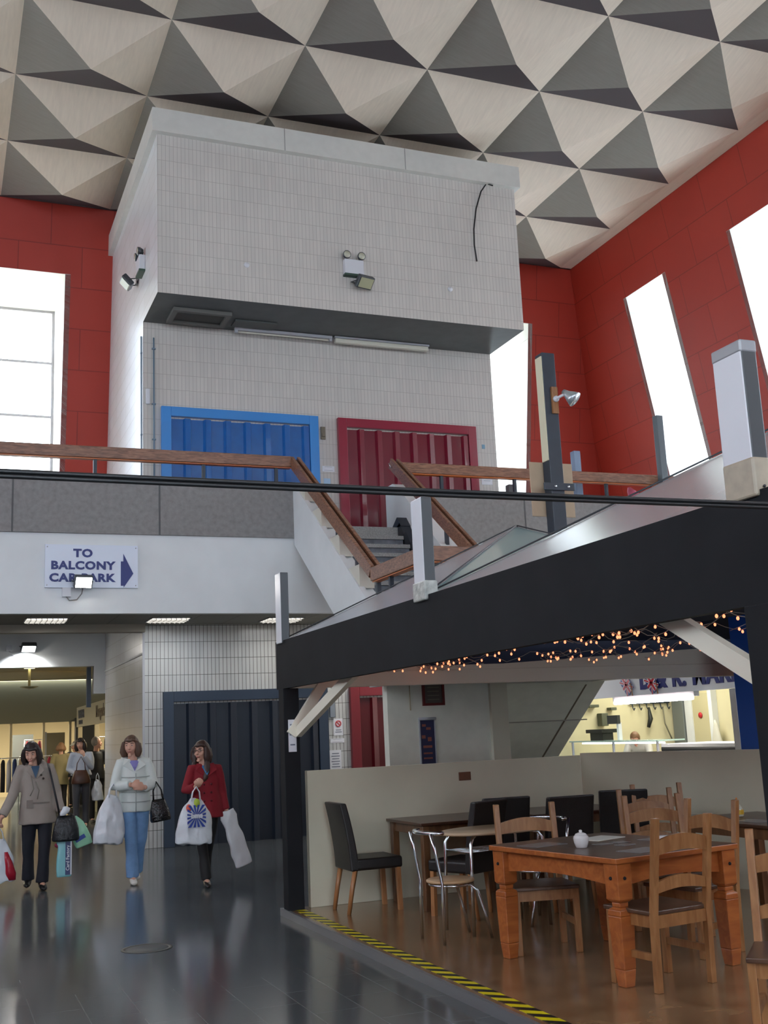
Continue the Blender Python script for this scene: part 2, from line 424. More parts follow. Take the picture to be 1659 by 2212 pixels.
M.quad((XL-0.3,20.9,ZC), (xs[-1]+0.8,20.9,ZC), (xs[-1]+0.8,21.4,ZC), (XL-0.3,21.4,ZC), 2)
M.box(XL-0.5, YB-0.5, ZC+0.1, 16, 23.5, ZC+0.4, 2)
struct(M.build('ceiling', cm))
# ------------------------------------------------------------------ lift shaft block
KX0, KX1, KY, KB = 2.99, 9.43, 17.6, 16.28
M = MB()
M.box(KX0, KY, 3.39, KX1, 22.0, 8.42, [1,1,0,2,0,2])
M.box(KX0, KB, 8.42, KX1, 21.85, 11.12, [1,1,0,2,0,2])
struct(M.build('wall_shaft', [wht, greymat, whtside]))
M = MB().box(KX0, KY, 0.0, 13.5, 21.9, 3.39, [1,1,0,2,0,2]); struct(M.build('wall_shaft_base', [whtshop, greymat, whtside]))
M = MB().box(2.9, 16.17, 11.1, 9.5, 16.28, 11.5).box(2.9, 16.28, 11.1, 2.99, 21.2, 11.5).box(9.43, 16.28, 11.1, 9.5, 21.2, 11.5).box(2.99, 16.28, 11.12, 9.43, 21.1, 11.45)
struct(M.build('trim_1', mat('fascia_board', (208,208,202), 0.5, var=0.04)))
M = MB()
for x in (5.08, 7.25): M.box(x, 16.165, 11.1, x+0.012, 16.17, 11.5)
struct(M.build('trim_2', mat('joint_grey', (150,150,146), 0.7)))
# ------------------------------------------------------------------ balcony and what is below it
M = MB()
M.box(XL, 16.1, 4.37, 14.9, 17.6, 4.62).box(XL, 17.6, 4.37, KX0, 22.3, 4.62).box(KX1, 17.6, 4.37, 14.9, 22.3, 4.62)
struct(M.build('floor_balcony', conc))
def upstand(x0, x1, joints):
    M = MB().box(x0, 15.93, 4.53, x1, 16.15, 5.36, 0)
    for j in joints: M.box(j-0.012, 15.925, 4.53, j+0.012, 15.93, 5.36, 1)
    return struct(M.build('wall_parapet', [conc, mat('joint_dark', (96,96,98), 0.8)]))
upstand(XL, 4.98, [0.9, 2.94, -1.1]); upstand(6.93, 14.6, [9.0, 11.0, 13.0])
M = MB().box(XL, 15.97, 3.39, 14.6, 16.1, 4.53); struct(M.build('trim_3', white))
soff = tilemat('soffit_tiles', 'f', 0.6, 0.6, (132,130,122), (124,122,116), (92,90,84), 0.006, 0.7, patch=0.1)
M = MB().box(XL, 16.1, 3.39, KX0, 17.45, 3.45).box(KX0, 16.1, 3.39, 14.6, 17.6, 3.45); struct(M.build('ceiling_balcony', soff))
M = MB().box(XL, 17.45, 3.27, KX0, 17.65, 3.8); struct(M.build('trim_4', mat('beam_taupe', (150,144,132), 0.6)))
M = MB().box(XL, 21.9, 3.05, KX0, 22.15, 4.4, 0).box(2.78, 21.9, 2.53, KX0, 22.15, 3.05, 0); struct(M.build('wall_header', white))
MB().box(XL, 17.65, 4.3, KX0, 21.9, 4.37).build('ceiling_passage', white)['kind'] = 'structure'
o = MB().box(2.66, 22.0, 2.28, 2.74, 22.12, 3.04).build('guide_box', steel); tag(o, 'narrow dark box high on the right side of the market hall opening', 'box')
# corner strip of the passage wall + mid rail on the tiles
o = MB().box(2.965, 17.57, 0.0, 3.0, 17.6, 3.27).build('trim_5', alum); struct(o)
o = MB().box(2.975, 17.62, 2.93, 2.99, 21.9, 2.96).build('trim_6', white); struct(o)
def louvre(x, y, lab):
    t = thing('recessed_light', lab, 'ceiling light', (x, y, 3.39), 0, 'recessed louvre lights under the balcony')
    M = MB(); h = 0.3
    M.box(x-h, y-h, 3.375, x+h, y-h+0.02, 3.40).box(x-h, y+h-0.02, 3.375, x+h, y+h, 3.40).box(x-h, y-h, 3.375, x-h+0.02, y+h, 3.40).box(x+h-0.02, y-h, 3.375, x+h, y+h, 3.40)
    M.build('frame', alum, t)
    MB().box(x-h+0.02, y-h+0.02, 3.384, x+h-0.02, y+h-0.02, 3.389).build('diffuser', mat('louvre_glow', (255,246,225), 0.5, emit=2.6), t)
    M = MB()
    for k in range(1, 8):
        u = -h+k*0.075; M.box(x+u-0.004, y-h+0.02, 3.352, x+u+0.004, y+h-0.02, 3.384); 
    for k in range(1, 4):
        u = -h+k*0.15; M.box(x-h+0.02, y+u-0.004, 3.352, x+h-0.02, y+u+0.004, 3.384)
    M.build('louvre', alum, t)
    l = bpy.data.lights.new('louvre_and_fill_lamp', 'AREA'); l.energy = 2.5; l.size = 0.55; l.color = (0.95,0.97,1.0); o = bpy.data.objects.new('louvre_and_fill_lamp', l); C.objects.link(o); o.location = (x, y, 3.34)
louvre(1.44, 16.78, 'recessed louvre light under the balcony above the grey coated woman')
louvre(3.22, 16.80, 'recessed louvre light above the corner of the tiled shop wall')
louvre(5.02, 16.85, 'recessed louvre light half behind the leftmost white roof post')
for x, y in ((6.8,16.85),(8.6,16.85),(10.4,16.85),(12.2,16.85)):  # added fill lamps without fixtures, brightening under the balcony and stairs
    l = bpy.data.lights.new('louvre_and_fill_lamp', 'AREA'); l.energy = 12; l.size = 0.55; l.color = (1.0,0.96,0.88); o = bpy.data.objects.new('louvre_and_fill_lamp', l); C.objects.link(o); o.location = (x, y, 3.34)
# concertina shutters
def shutter(x0, x1, z0, z1, y, cf, cp, lab, pitch=0.33, handle=None, nm='folding_shutter'):
    t = thing(nm, lab, 'shutter', ((x0+x1)/2, y, z0), 0, 'folding shutters of the shaft')
    w = 0.16; M = MB()
    M.box(x0, y-0.09, z0, x0+w, y, z1).box(x1-w, y-0.09, z0, x1, y, z1).box(x0+w, y-0.09, z1-w, x1-w, y, z1)
    M.build('frame', cf, t, bevel=0.006)
    n = max(2, int(round((x1-x0-2*w)/pitch))); P = (x1-x0-2*w)/n; M = MB(); top = z1-w-0.03
    pts = []
    for k in range(n):
        a = x0+w+k*P
        pts += [(a, y-0.01), (a+P*0.60, y-0.02), (a+P*0.68, y-0.085), (a+P*0.95, y-0.07)]
    pts.append((x1-w, y-0.012))
    for p, q in zip(pts, pts[1:]): M.quad((p[0],p[1],z0), (q[0],q[1],z0), (q[0],q[1],top), (p[0],p[1],top))
    o = M.build('panel', cp, t)
    s = o.modifiers.new('s', 'SOLIDIFY'); s.thickness = 0.006
    if handle: MB().box(*handle).build('handle', chrome, t)
    return t
blue = mat('blue_gloss', (12,98,172), 0.3, var=0.08, coat=0.4); bluef = mat('blue_frame', (56,138,214), 0.3, coat=0.3)
red = mat('crimson_gloss', (120,14,42), 0.28, coat=0.4); redf = mat('crimson_frame', (142,22,52), 0.3, coat=0.3)
slate = mat('slate_panel', (25,35,49), 0.5); slatef = mat('slate_frame', (42,57,76), 0.5)
shutter(3.27, 5.97, 4.62, 6.97, KY, bluef, blue, 'bright blue folding shutter in a blue frame on the balcony')
shutter(6.33, 9.0, 4.62, 6.97, KY, redf, red, 'crimson folding shutter in a crimson frame on the balcony')
shutter(3.28, 5.97, 0.0, 2.34, KY, slatef, slate, 'dark slate folding shutter at ground level behind the walking women', 0.33, (5.62,17.5,1.82,5.78,17.52,1.86))
shutter(6.37, 9.0, 0.0, 2.34, KY, mat('crimson_dull_frame', (112,22,34), 0.4), mat('crimson_dull', (84,10,20), 0.35), 'dark crimson folding shutter at ground level above the cafe partition')
# fittings on the shaft
M = MB().box(3.36, 16.82, 8.385, 4.24, 17.40, 8.42, 0); t = thing('ceiling_hatch', 'grey framed hatch in the soffit nearest its left end', 'hatch', (3.8, 17.1, 8.42), 0)
M = MB(); M.box(3.34,16.80,8.36,4.30,16.88,8.42).box(3.34,17.34,8.36,4.30,17.42,8.42).box(3.34,16.88,8.36,3.42,17.34,8.42).box(4.22,16.88,8.36,4.30,17.34,8.42); M.build('frame', mat('hatch_frame', (104,104,100), 0.6), t)
MB().box(3.42,16.88,8.40,4.22,17.34,8.418).build('door', mat('hatch_door', (74,74,70), 0.7), t)
o = MB().box(4.42, 17.06, 8.39, 5.14, 17.36, 8.418).build('ceiling_hatch', mat('hatch_flat', (84,88,86), 0.6), bevel=0.005); tag(o, 'flat grey hatch beside the framed one in the soffit', 'hatch')
t = thing('tube_light', 'bare batten tube light on the left under the shaft soffit', 'light', (5.4, 17.42, 8.4), 0, 'batten lights under the soffit')
MB().box(4.5,17.40,8.36,6.24,17.47,8.41).build('batten', alum, t); MB().tube([(4.56,17.43,8.335),(6.18,17.43,8.335)], 0.014, 10).build('tube', mat('tube_off', (210,205,190), 0.3), t)
M = MB().box(4.5,17.41,8.32,4.55,17.46,8.36).box(6.19,17.41,8.32,6.24,17.46,8.36); M.each('end_cap', alum, t)
t = thing('tube_light', 'batten light with white diffuser on the right under the shaft soffit', 'light', (7.2, 17.42, 8.4), 0, 'batten lights under the soffit')
MB().box(6.28,17.38,8.38,8.09,17.50,8.41).build('batten', alum, t); MB().box(6.29,17.39,8.30,8.08,17.49,8.38).build('diffuser', mat('diffuser_off', (214,212,198), 0.3), t, bevel=0.02)
lampm = mat('lamp_casing', (62,66,70), 0.35); lens = mat('lamp_lens', (190,190,170), 0.1); casing = mat('box_white', (214,216,222), 0.4)
def emergency(c, ang, lab):
    t = thing('emergency_light', lab, 'emergency light', c, ang, 'twin spot emergency lights on the shaft')
    MB().box(-0.17,-0.10,-0.16,0.17,0,0.10).build('casing', [casing], t, world=False, bevel=0.012)
    MB().box(-0.172,-0.104,-0.19,0.172,0,-0.155).build('base_strip', mat('green_grey', (52,78,66), 0.5), t, world=False)
    for s in (-1, 1):
        l = MB().tube([(s*0.13,-0.03,0.17),(s*0.13,-0.07,0.17),(s*0.13,-0.12,0.165)], [0.035,0.06,0.07], 16).build('lamp', lampm, t, world=False)
        MB().tube([(s*0.13,-0.121,0.165),(s*0.13,-0.127,0.165)], 0.058, 16).build('lens', lens, l, world=False)
    M = MB()
    for s in (-1, 1): M.tube([(s*0.13,-0.03,0.16),(s*0.10,-0.04,0.10)], 0.012, 8)
    M.each('bracket', lampm, t, world=False)
emergency((6.24, KB, 9.22), 0, 'white twin spot emergency light in the middle of the shaft front')
emergency((KX0, 17.55, 9.42), -PI/2, 'twin spot emergency light round the corner on the shaft side wall')
def floodlight(c, ang, tilt, lab, on=0.0, s=1.0, group='floodlights'):
    t = thing('floodlight', lab, 'floodlight', c, ang, group)
    R = Matrix.Rotation(tilt, 3, 'X'); cc = Vector((0,-0.19*s,-0.03*s))
    MB().obox(cc, (0.30*s,0.10*s,0.22*s), R).build('casing', lampm, t, world=False, bevel=0.02*s)
    g = mat('flood_glass_on' if on else 'flood_glass', (255,250,240) if on else (170,170,140), 0.1, emit=on)
    MB().obox(cc+R@Vector((0,-0.053*s,0)), (0.25*s,0.006,0.17*s), R).build('glass', g, t, world=False)
    MB().tube([(-0.155*s,-0.19*s,-0.03*s),(-0.155*s,-0.02*s,0.0),(0.155*s,-0.02*s,0.0),(0.155*s,-0.19*s,-0.03*s)], 0.010*s, 8).build('bracket', lampm, t, world=False)
    MB().box(-0.05*s,-0.03*s,-0.05*s,0.05*s,0,0.05*s).build('plate', lampm, t, world=False)
    return t
floodlight((6.33, KB, 8.93), 0.25, 0.75, 'dark floodlight below the emergency light on the shaft front')
floodlight((KX0, 18.1, 9.33), -PI/2, 0.75, 'dark floodlight below the emergency light on the shaft side wall')
t = floodlight((1.83, 15.93, 3.84), 0.1, 0.5, 'glaring white floodlight in front of the car park sign', 60.0, 0.85)
o = MB().box(1.58,15.9,3.62,1.70,15.97,3.75).build('junction_box', casing, bevel=0.006); tag(o, 'small white junction box below the car park sign', 'box')
o = MB().tube([(1.64,15.93,3.62),(1.68,15.93,3.57),(1.78,15.92,3.58),(1.84,15.88,3.66),(1.85,15.82,3.74)], 0.008, 8).build('cable', mat('cable_grey', (120,120,118), 0.5)); tag(o, 'looped grey flex from the junction box to the glaring floodlight', 'cable')
t = floodlight((1.55, 21.9, 3.44), 0.1, 1.0, 'lit floodlight over the entrance to the market hall', 14.0, 0.9)
o = MB().box(1.18,21.86,3.35,1.28,21.9,3.46).tube([(1.23,21.87,3.35),(1.30,21.87,3.27),(1.42,21.87,3.30),(1.5,21.87,3.36)], 0.008, 8).build('junction_box', casing); tag(o, 'white junction box and flex left of the entrance floodlight', 'box')
for x, z, w in ((4.42,9.04,'left'), (8.03,9.03,'right')):
    o = MB().tube([(x,KB,z),(x,KB-0.012,z)], 0.045, 18).build('wall_disc', casing); tag(o, 'small round white cover on the %s of the shaft front' % w, 'cover', 'round covers on the shaft')
o = MB().tube([(8.95,KB-0.1,11.06),(8.86,KB-0.03,11.12),(8.74,KB-0.03,10.95),(8.62,KB-0.03,10.6),(8.55,KB-0.03,10.2),(8.54,KB-0.03,9.9),(8.57,KB-0.03,9.6)], 0.013, 8).build('cable', mat('cable_black', (24,24,26), 0.5)); tag(o, 'loose black cable hanging from the top right of the shaft', 'cable')
cond = mat('conduit', (110,132,150), 0.4)
t = thing('conduit', 'thin grey conduit pipe with clips left of the blue shutter', 'pipe', (3.16, 17.58, 5.9))
MB().tube([(3.16,17.575,5.45),(3.16,17.575,8.15)], 0.013, 8).build('pipe', cond, t); MB().box(3.11,17.55,5.36,3.21,17.6,5.45).build('socket', casing, t)
M = MB()
for z in (7.95,7.0,6.4): M.box(3.13,17.56,z,3.19,17.6,z+0.02)
M.each('clip', cond, t)
t = thing('conduit', 'thin conduit pipe running down the corner of the shaft', 'pipe', (2.975, 17.7, 4.7))
MB().tube([(2.975,17.7,4.65),(2.975,17.7,8.2)], 0.012, 8).build('pipe', cond, t)
M = MB()
for z in (7.9,6.5,5.1): M.box(2.96,17.68,z,2.99,17.72,z+0.02)
M.each('clip', cond, t)
o = MB().box(3.03,17.55,7.0,3.09,17.6,7.26).build('wall_box', casing, bevel=0.01); tag(o, 'small white box between the two conduit pipes', 'box')
o = MB().box(3.14,17.2,4.62,3.42,17.5,5.44).build('bin_box', mat('beige_box', (170,170,158), 0.6), bevel=0.01); tag(o, 'plain pale box standing on the balcony left of the blue shutter', 'box')
o = MB().box(6.03,17.57,6.58,6.11,17.6,6.8).box(6.045,17.55,6.62,6.095,17.57,6.68).build('call_button', mat('bronze_plate', (120,110,92), 0.4)); tag(o, 'small bronze lock plate between blue and crimson shutters', 'plate')
paper = mat('paper_white', (226,228,234), 0.6); ink = mat('ink_grey', (120,126,140), 0.6)
def notice(x, z, w, h, y, lab, lines=4, nm='notice', pm=None, facing='y', redc=False):
    t = thing(nm, lab, 'notice', (x, y, z), 0)
    MB().box(x-w/2,y-0.006,z-h/2,x+w/2,y,z+h/2).build('sheet', pm or paper, t)
    M = MB()
    for k in range(lines):
        zz = z+h*0.34-k*h*0.62/max(1,lines-1) if lines > 1 else z
        if redc: zz = z-h*0.18-k*h*0.12
        ww = w*(0.36 if k % 2 else 0.30); M.box(x-ww,y-0.009,zz-h*0.022,x+ww,y-0.007,zz+h*0.022)
    if lines: M.build('text_lines', ink, t)
    if redc:
        M = MB(); r = w*0.28; M.tube([(x+r*math.cos(k*PI/12),y-0.010,z+h*0.2+r*math.sin(k*PI/12)) for k in range(24)], 0.008, 6, closed=True)
        M.tube([(x-r*0.7,y-0.010,z+h*0.2+r*0.7),(x+r*0.7,y-0.010,z+h*0.2-r*0.7)], 0.007, 6); M.build('prohibition_symbol', mat('sign_red', (200,40,50), 0.5), t)
    return t
notice(6.15, 6.06, 0.22, 0.10, KY, 'white two line notice between the two balcony shutters', 2)
notice(6.12, 5.82, 0.12, 0.14, KY, 'small pale blue sticker below the two line notice', 0, pm=mat('sticker_blue', (170,200,225), 0.5))
notice(9.2, 5.98, 0.22, 0.15, KY, 'white notice to the right of the crimson balcony shutter', 1)
notice(9.17, 6.62, 0.06, 0.08, KY, 'tiny blue plate beside the top of the crimson balcony shutter', 0, pm=mat('sticker_teal', (120,160,185), 0.5))
notice(6.165, 1.69, 0.16, 0.27, KY, 'no smoking notice on tiles between the ground level shutters', 2, redc=True)
notice(6.14, 1.47, 0.24, 0.07, KY, 'narrow strip notice below the no smoking notice', 2)
notice(6.10, 1.15, 0.20, 0.34, KY, 'larger white printed sheet below the strip notice', 6)
o = MB().box(6.02,17.56,1.85,6.11,17.6,2.1).build('switch_box', mat('switch_grey', (128,136,146), 0.5), bevel=0.005); tag(o, 'grey electrical box above the no smoking notice', 'box')
# car park sign
t = thing('direction_sign', 'white car park sign with blue lettering and blue arrow on the balcony front', 'sign', (1.985, 15.96, 3.76))
signw = mat('sign_white', (214,222,238), 0.3); signb = mat('sign_blue', (30,44,116), 0.45)
MB().box(1.345,15.93,3.75,2.625,15.96,4.36).build('board', signw, t)
for body, x, z in (('TO',1.86,4.235), ('BALCONY',1.86,4.06), ('CAR PARK',1.85,3.885)):
    textmesh('lettering', body, signb, 0.155, MX((x,15.925,z), (1,0,0), (0,0,1)), t, 0.007, 0.003, 1.14, space=1.10)
MB().prism([(2.385,3.78),(2.425,3.78),(2.425,3.755),(2.56,3.955),(2.42,4.24),(2.42,4.13),(2.385,4.13)], 'y', 15.922, 15.93).build('arrow', signb, t)
M = MB()
for x in (1.375,2.595):
    for z in (3.785,4.325): M.tube([(x,15.924,z),(x,15.93,z)], 0.009, 8)
M.each('screw', alum, t)
# ------------------------------------------------------------------ staircase
ST = 0.735
def stair_top(y): return 5.40+(y-15.93)*ST
M = MB()
# left stringer wall of the upper flight with the landing upstand in front
poly = [(15.93,5.40),(15.93,4.42),(13.0,2.27),(13.0,2.13),(11.1,2.13),(11.1,3.1),(12.8,3.1)]
M.prism(poly, 'x', 4.98, 5.06)
struct(M.build('wall_stair', white))
M = MB()   # inner wall with the stepped capping
M.prism([(15.93,5.34),(15.93,4.4),(13.0,2.3),(12.75,2.3),(12.75,3.0)], 'x', 5.06, 5.2)
struct(M.build('wall_stair', white))
stc = mat('step_cap', (206,202,190), 0.6)
M = MB()
for k in range(5):
    y = 15.70-k*0.72; z = stair_top(y)
    M.prism([(y-0.30,z-0.24),(y+0.16,z+0.05),(y+0.16,z+0.07),(y-0.30,z+0.07)], 'x', 5.0, 5.2)
struct(M.build('trim_7', stc))
M = MB().prism([(16.15,5.42),(15.85,5.42),(15.6,5.30),(12.85,3.10),(12.85,2.3),(16.15,4.5)], 'x', 6.6, 6.93); struct(M.build('wall_stair', white))
M = MB()
for k in range(13):
    z = 4.62-0.17*(k+1); y1 = 15.35-0.23*k
    M.box(5.2, y1-0.20, z-0.02-0.25, 6.46, y1+0.02, z-0.05, 1).box(5.2, y1-0.235, z-0.055, 6.46, y1+0.02, z, 0)
M.box(5.2, 15.33, 4.4, 6.6, 16.15, 4.62)
M.box(5.06, 11.1, 2.13, 8.5, 12.42, 2.41).box(6.6, 12.42, 2.2, 8.1, 13.2, 2.41)
for k in range(13):      # lower flight
    z = 2.41-0.172*(k+1); y0 = 13.2+0.23*k
    M.box(6.95, y0, max(0, z-0.03), 8.1, y0+0.25, z)
struct(M.build('floor_stair_steps', [concs, mat('riser_grey', (112,116,124), 0.7, var=0.3, vscale=9)]))
M = MB()
for k in range(13):
    z = 4.62-0.17*(k+1); y1 = 15.35-0.23*k
    M.prism([(y1+0.02,z+0.0),(y1+0.02,z+0.19),(y1-0.10,z+0.22),(y1-0.25,z+0.02),(y1-0.25,z-0.17)], 'x', 6.44, 6.6)
M.prism([(15.6,4.62),(15.35,4.78),(15.2,4.62)], 'x', 6.44, 6.6)
struct(M.build('baseboard_stair', mat('skirting_dark', (48,52,60), 0.5)))
grey_s = mat('stair_soffit', (222,222,210), 0.65, var=0.05)
M = MB()   # underside of lower flight, outer stringer
M.prism([(12.85,2.13),(12.85,2.02+0.1),(15.75,0.0),(15.95,0.0),(12.95,2.2)], 'x', 6.81, 8.1)
M.prism([(12.5,2.41),(12.5,2.12),(12.86,2.12),(15.76,-0.0),(16.1,0.0),(12.9,2.5)], 'x', 8.1, 8.3)
struct(M.build('trim_8', grey_s))
M = MB().prism([(12.90,2.095),(12.90,2.08),(15.72,-0.02+0.03),(15.72,0.03)], 'x', 8.02, 8.045); struct(M.build('trim_11', mat('joint_brown', (118,104,88), 0.7)))
M = MB().box(5.17, 12.9, 0, 6.57, 13.05, 2.3); struct(M.build('wall_under_stair', grey_s))
M = MB().box(6.57, 12.84, 0, 6.81, 13.1, 2.3); struct(M.build('wall_pier', mat('pier_cream', (206,202,184), 0.6)))
struct(MB().box(6.82,12.97,1.62,8.05,12.975,1.635).build('trim_9', mat('joint_line', (150,148,138), 0.7)))
# plaque and poster on the wall under the stair
t = thing('plaque', 'dark red framed plaque on the white wall under the stairs', 'plaque', (5.79, 12.9, 2.0))
M = MB(); M.box(5.64,12.87,1.88,5.94,12.9,1.91).box(5.64,12.87,2.15,5.94,12.9,2.18).box(5.64,12.87,1.91,5.67,12.9,2.15).box(5.91,12.87,1.91,5.94,12.9,2.15); M.build('frame', mat('plaque_frame', (96,28,26), 0.4), t)
MB().box(5.67,12.885,1.91,5.91,12.9,2.15).build('panel', mat('plaque_panel', (84,78,72), 0.4), t)
M = MB()
for k in range(4): M.box(5.71,12.882,2.10-k*0.05,5.87,12.885,2.11-k*0.05)
M.build('engraved_lines', mat('plaque_line', (120,112,100), 0.5), t)
t = thing('poster_holder', 'narrow navy menu poster in a silver snap holder on the stair wall', 'poster', (5.68, 12.9, 1.4))
M = MB(); M.tube([(5.57,12.87,1.72),(5.80,12.87,1.72)], 0.018, 8); M.box(5.575,12.88,1.1,5.59,12.9,1.72).box(5.78,12.88,1.1,5.795,12.9,1.72); M.build('holder', alum, t)
MB().box(5.59,12.885,1.1,5.78,12.9,1.71).build('sheet', mat('poster_navy', (40,44,78), 0.5), t)
M = MB()
for k, (x, z, w, h) in enumerate(((5.64,1.64,.05,.03),(5.70,1.60,.06,.03),(5.63,1.50,.05,.04),(5.71,1.47,.05,.05),(5.68,1.38,.12,.03),(5.68,1.30,.12,.02),(5.68,1.24,.12,.02))):
    M.box(x-w/2,12.882,z-h/2,x+w/2,12.885,z+h/2)
M.build('print_blocks', mat('poster_orange', (140,84,72), 0.5), t)
o = MB().tube([(5.47,12.885,1.83),(5.47,12.885,2.14)], 0.008, 8).build('conduit', mat('cream_pipe', (180,168,140), 0.5)); tag(o, 'short cream pipe on the stair wall left of the plaque', 'pipe')
# ------------------------------------------------------------------ handrails
edge_orange = mat('rail_edge_orange', (214,120,60), 0.3)  # orange strip along the underside of the rail boards
def rail_boards(t, a, b, endcap=True):
    """double board rail with grooves from a to b (top centre line)"""
    a = Vector(a); b = Vector(b); d = (b-a).normalized(); side = d.cross(Vector((0,0,1))).normalized(); up = side.cross(d).normalized()
    dn = -up*0.085
    for k in (-1, 1):
        M = MB(); M.beam(a+dn+side*k*0.05, b+dn+side*k*0.05, 0.05, 0.17); M.build('board', wood, t, bevel=0.008)
    M = MB(); M.beam(a+dn*1.2, b+dn*1.2, 0.05, 0.10); M.build('core', mat('rail_core', (60,32,22), 0.5), t)
    M = MB(); M.beam(a-up*0.178, b-up*0.178, 0.10, 0.012); M.build('under_strip', edge_orange, t)
def rail_post(t, p, top):
    M = MB().box(p[0]-0.025,p[1]-0.025,p[2],p[0]+0.025,p[1]+0.025,top).box(p[0]-0.07,p[1]-0.05,p[2],p[0]+0.07,p[1]+0.05,p[2]+0.015); M.build('post', steel, t)
t = thing('handrail', 'long wooden handrail along the balcony front left of the stairs', 'handrail', (-2, 16.04, 5.36), 0, 'wooden handrails')
rail_boards(t, (XL+0.2,16.04,5.82), (4.98,16.04,5.82))
for x in (-8.6,-6.8,-5,-3.2,-1.4,0.25,2.03,3.62,4.75): rail_post(t, (x,16.04,5.36), 5.66)
t = thing('handrail', 'wooden handrail along the balcony front right of the stairs', 'handrail', (10, 16.04, 5.36), 0, 'wooden handrails')
rail_boards(t, (6.75,16.04,5.82), (14.0,16.04,5.82))
for x in (7.55,8.9,10.7,12.5): rail_post(t, (x,16.04,5.36), 5.66)
t = thing('handrail', 'wooden stair handrail on the left bending level at the landing', 'handrail', (5.08, 12.7, 2.41), 0, 'wooden handrails')
rail_boards(t, (5.05,15.98,5.82), (5.05,12.76,3.62)); rail_boards(t, (5.05,12.80,3.60), (5.05,11.2,3.60)); rail_boards(t, (5.0,11.22,3.60), (8.4,11.22,3.60))
for k in range(5):
    y = 15.70-k*0.72; rail_post(t, (5.09,y,stair_top(y)+0.06), 5.60+(y-15.98)*0.683)
rail_post(t, (5.05,12.3,3.1), 3.43); rail_post(t, (5.05,11.3,3.0), 3.43)
t = thing('handrail', 'wooden stair handrail on the right with a broken open upper end', 'handrail', (6.7, 14, 3.5), 0, 'wooden handrails')
rail_boards(t, (6.66,15.85,5.84), (6.66,12.7,3.62))
for y in (15.5,14.2,13.0): rail_post(t, (6.72,y,5.42+(y-15.93)*0.79), 5.62+(y-15.98)*0.70)
M = MB()
for x, z in ((6.55,5.72),(6.66,5.76),(6.61,5.68)): M.tube([(x,15.84,z+0.03),(x,15.80,z),(x+0.01,15.79,z-0.04),(x+0.045,15.80,z-0.05)], 0.008, 8)
M.each('fixing_clip', chrome, t)
struct(MB().box(5.06,11.08,2.13,8.5,11.14,3.05).build('wall_landing', white))
# ------------------------------------------------------------------ cafe enclosure
PZ = 0.06
CX, CY0, CY1 = 3.0, 3.46, 10.06
lino = woodmat('cafe_floor', (124,92,62), (154,120,86), 0.22, (1.2, 1.2, 1), 0.5)
M = MB().prism([(2.985,2.0),(9.8,2.0),(9.8,6.2),(7.3,8.2),(6.2,10.15),(2.985,10.15)], 'z', 0.001, PZ); o = M.build('floor_cafe', lino); struct(o)
struct(MB().box(2.955,2.0,0.0,2.985,10.2,PZ+0.004).build('trim_10', mat('kerb_strip', (150,152,156), 0.3, 0.6)))
tape = bpy.data.materials.new('hazard_tape'); tape.use_nodes = True; nt = tape.node_tree; b = nt.nodes['Principled BSDF']; L = nt.links.new
tc = nt.nodes.new('ShaderNodeTexCoord'); sp = nt.nodes.new('ShaderNodeSeparateXYZ'); L(tc.outputs['Object'], sp.inputs[0])
a1 = nt.nodes.new('ShaderNodeMath'); a1.operation = 'ADD'; L(sp.outputs[0], a1.inputs[0]); L(sp.outputs[1], a1.inputs[1])
a2 = nt.nodes.new('ShaderNodeMath'); a2.operation = 'MODULO'; a2.inputs[1].default_value = 0.17; L(a1.outputs[0], a2.inputs[0])
a3 = nt.nodes.new('ShaderNodeMath'); a3.operation = 'GREATER_THAN'; a3.inputs[1].default_value = 0.085; L(a2.outputs[0], a3.inputs[0])
mx = nt.nodes.new('ShaderNodeMix'); mx.data_type = 'RGBA'; L(a3.outputs[0], mx.inputs[0]); mx.inputs[6].default_value = (0.01,0.01,0.01,1); mx.inputs[7].default_value = (*lin((222,205,20)),1)
L(mx.outputs[2], b.inputs['Base Color']); b.inputs['Roughness'].default_value = 0.35
o = MB().box(3.03, 2.0, PZ, 3.125, 10.12, PZ+0.002).build('hazard_tape', tape); tag(o, 'black and yellow hazard tape stuck along the cafe floor edge', 'tape')
# partition
part = mat('partition_cream', (214,209,186), 0.5, var=0.05, vscale=2)
t = thing('partition', 'low cream partition at the back of the cafe behind the dark dining tables', 'partition', (4.6, 10.1, PZ), 0, 'low cafe partitions')
MB().box(3.2, 10.05, PZ, 6.12, 10.12, 1.265).build('panel', part, t, bevel=0.004)
M = MB().box(4.74,10.04,1.09,4.87,10.05,1.17); M.build('switch_plate', mat('bronze_socket', (112,72,50), 0.4), t, bevel=0.004)
t = thing('partition', 'low cream partition in front of the lit stall, angled behind the pine chairs', 'partition', (6.8, 8.4, PZ), 0, 'low cafe partitions')
M = MB().prism([(6.12,10.05),(6.19,10.12),(7.05,8.22),(8.6,6.6),(8.52,6.55),(6.97,8.18)], 'z', PZ, 1.285); M.build('panel', part, t)
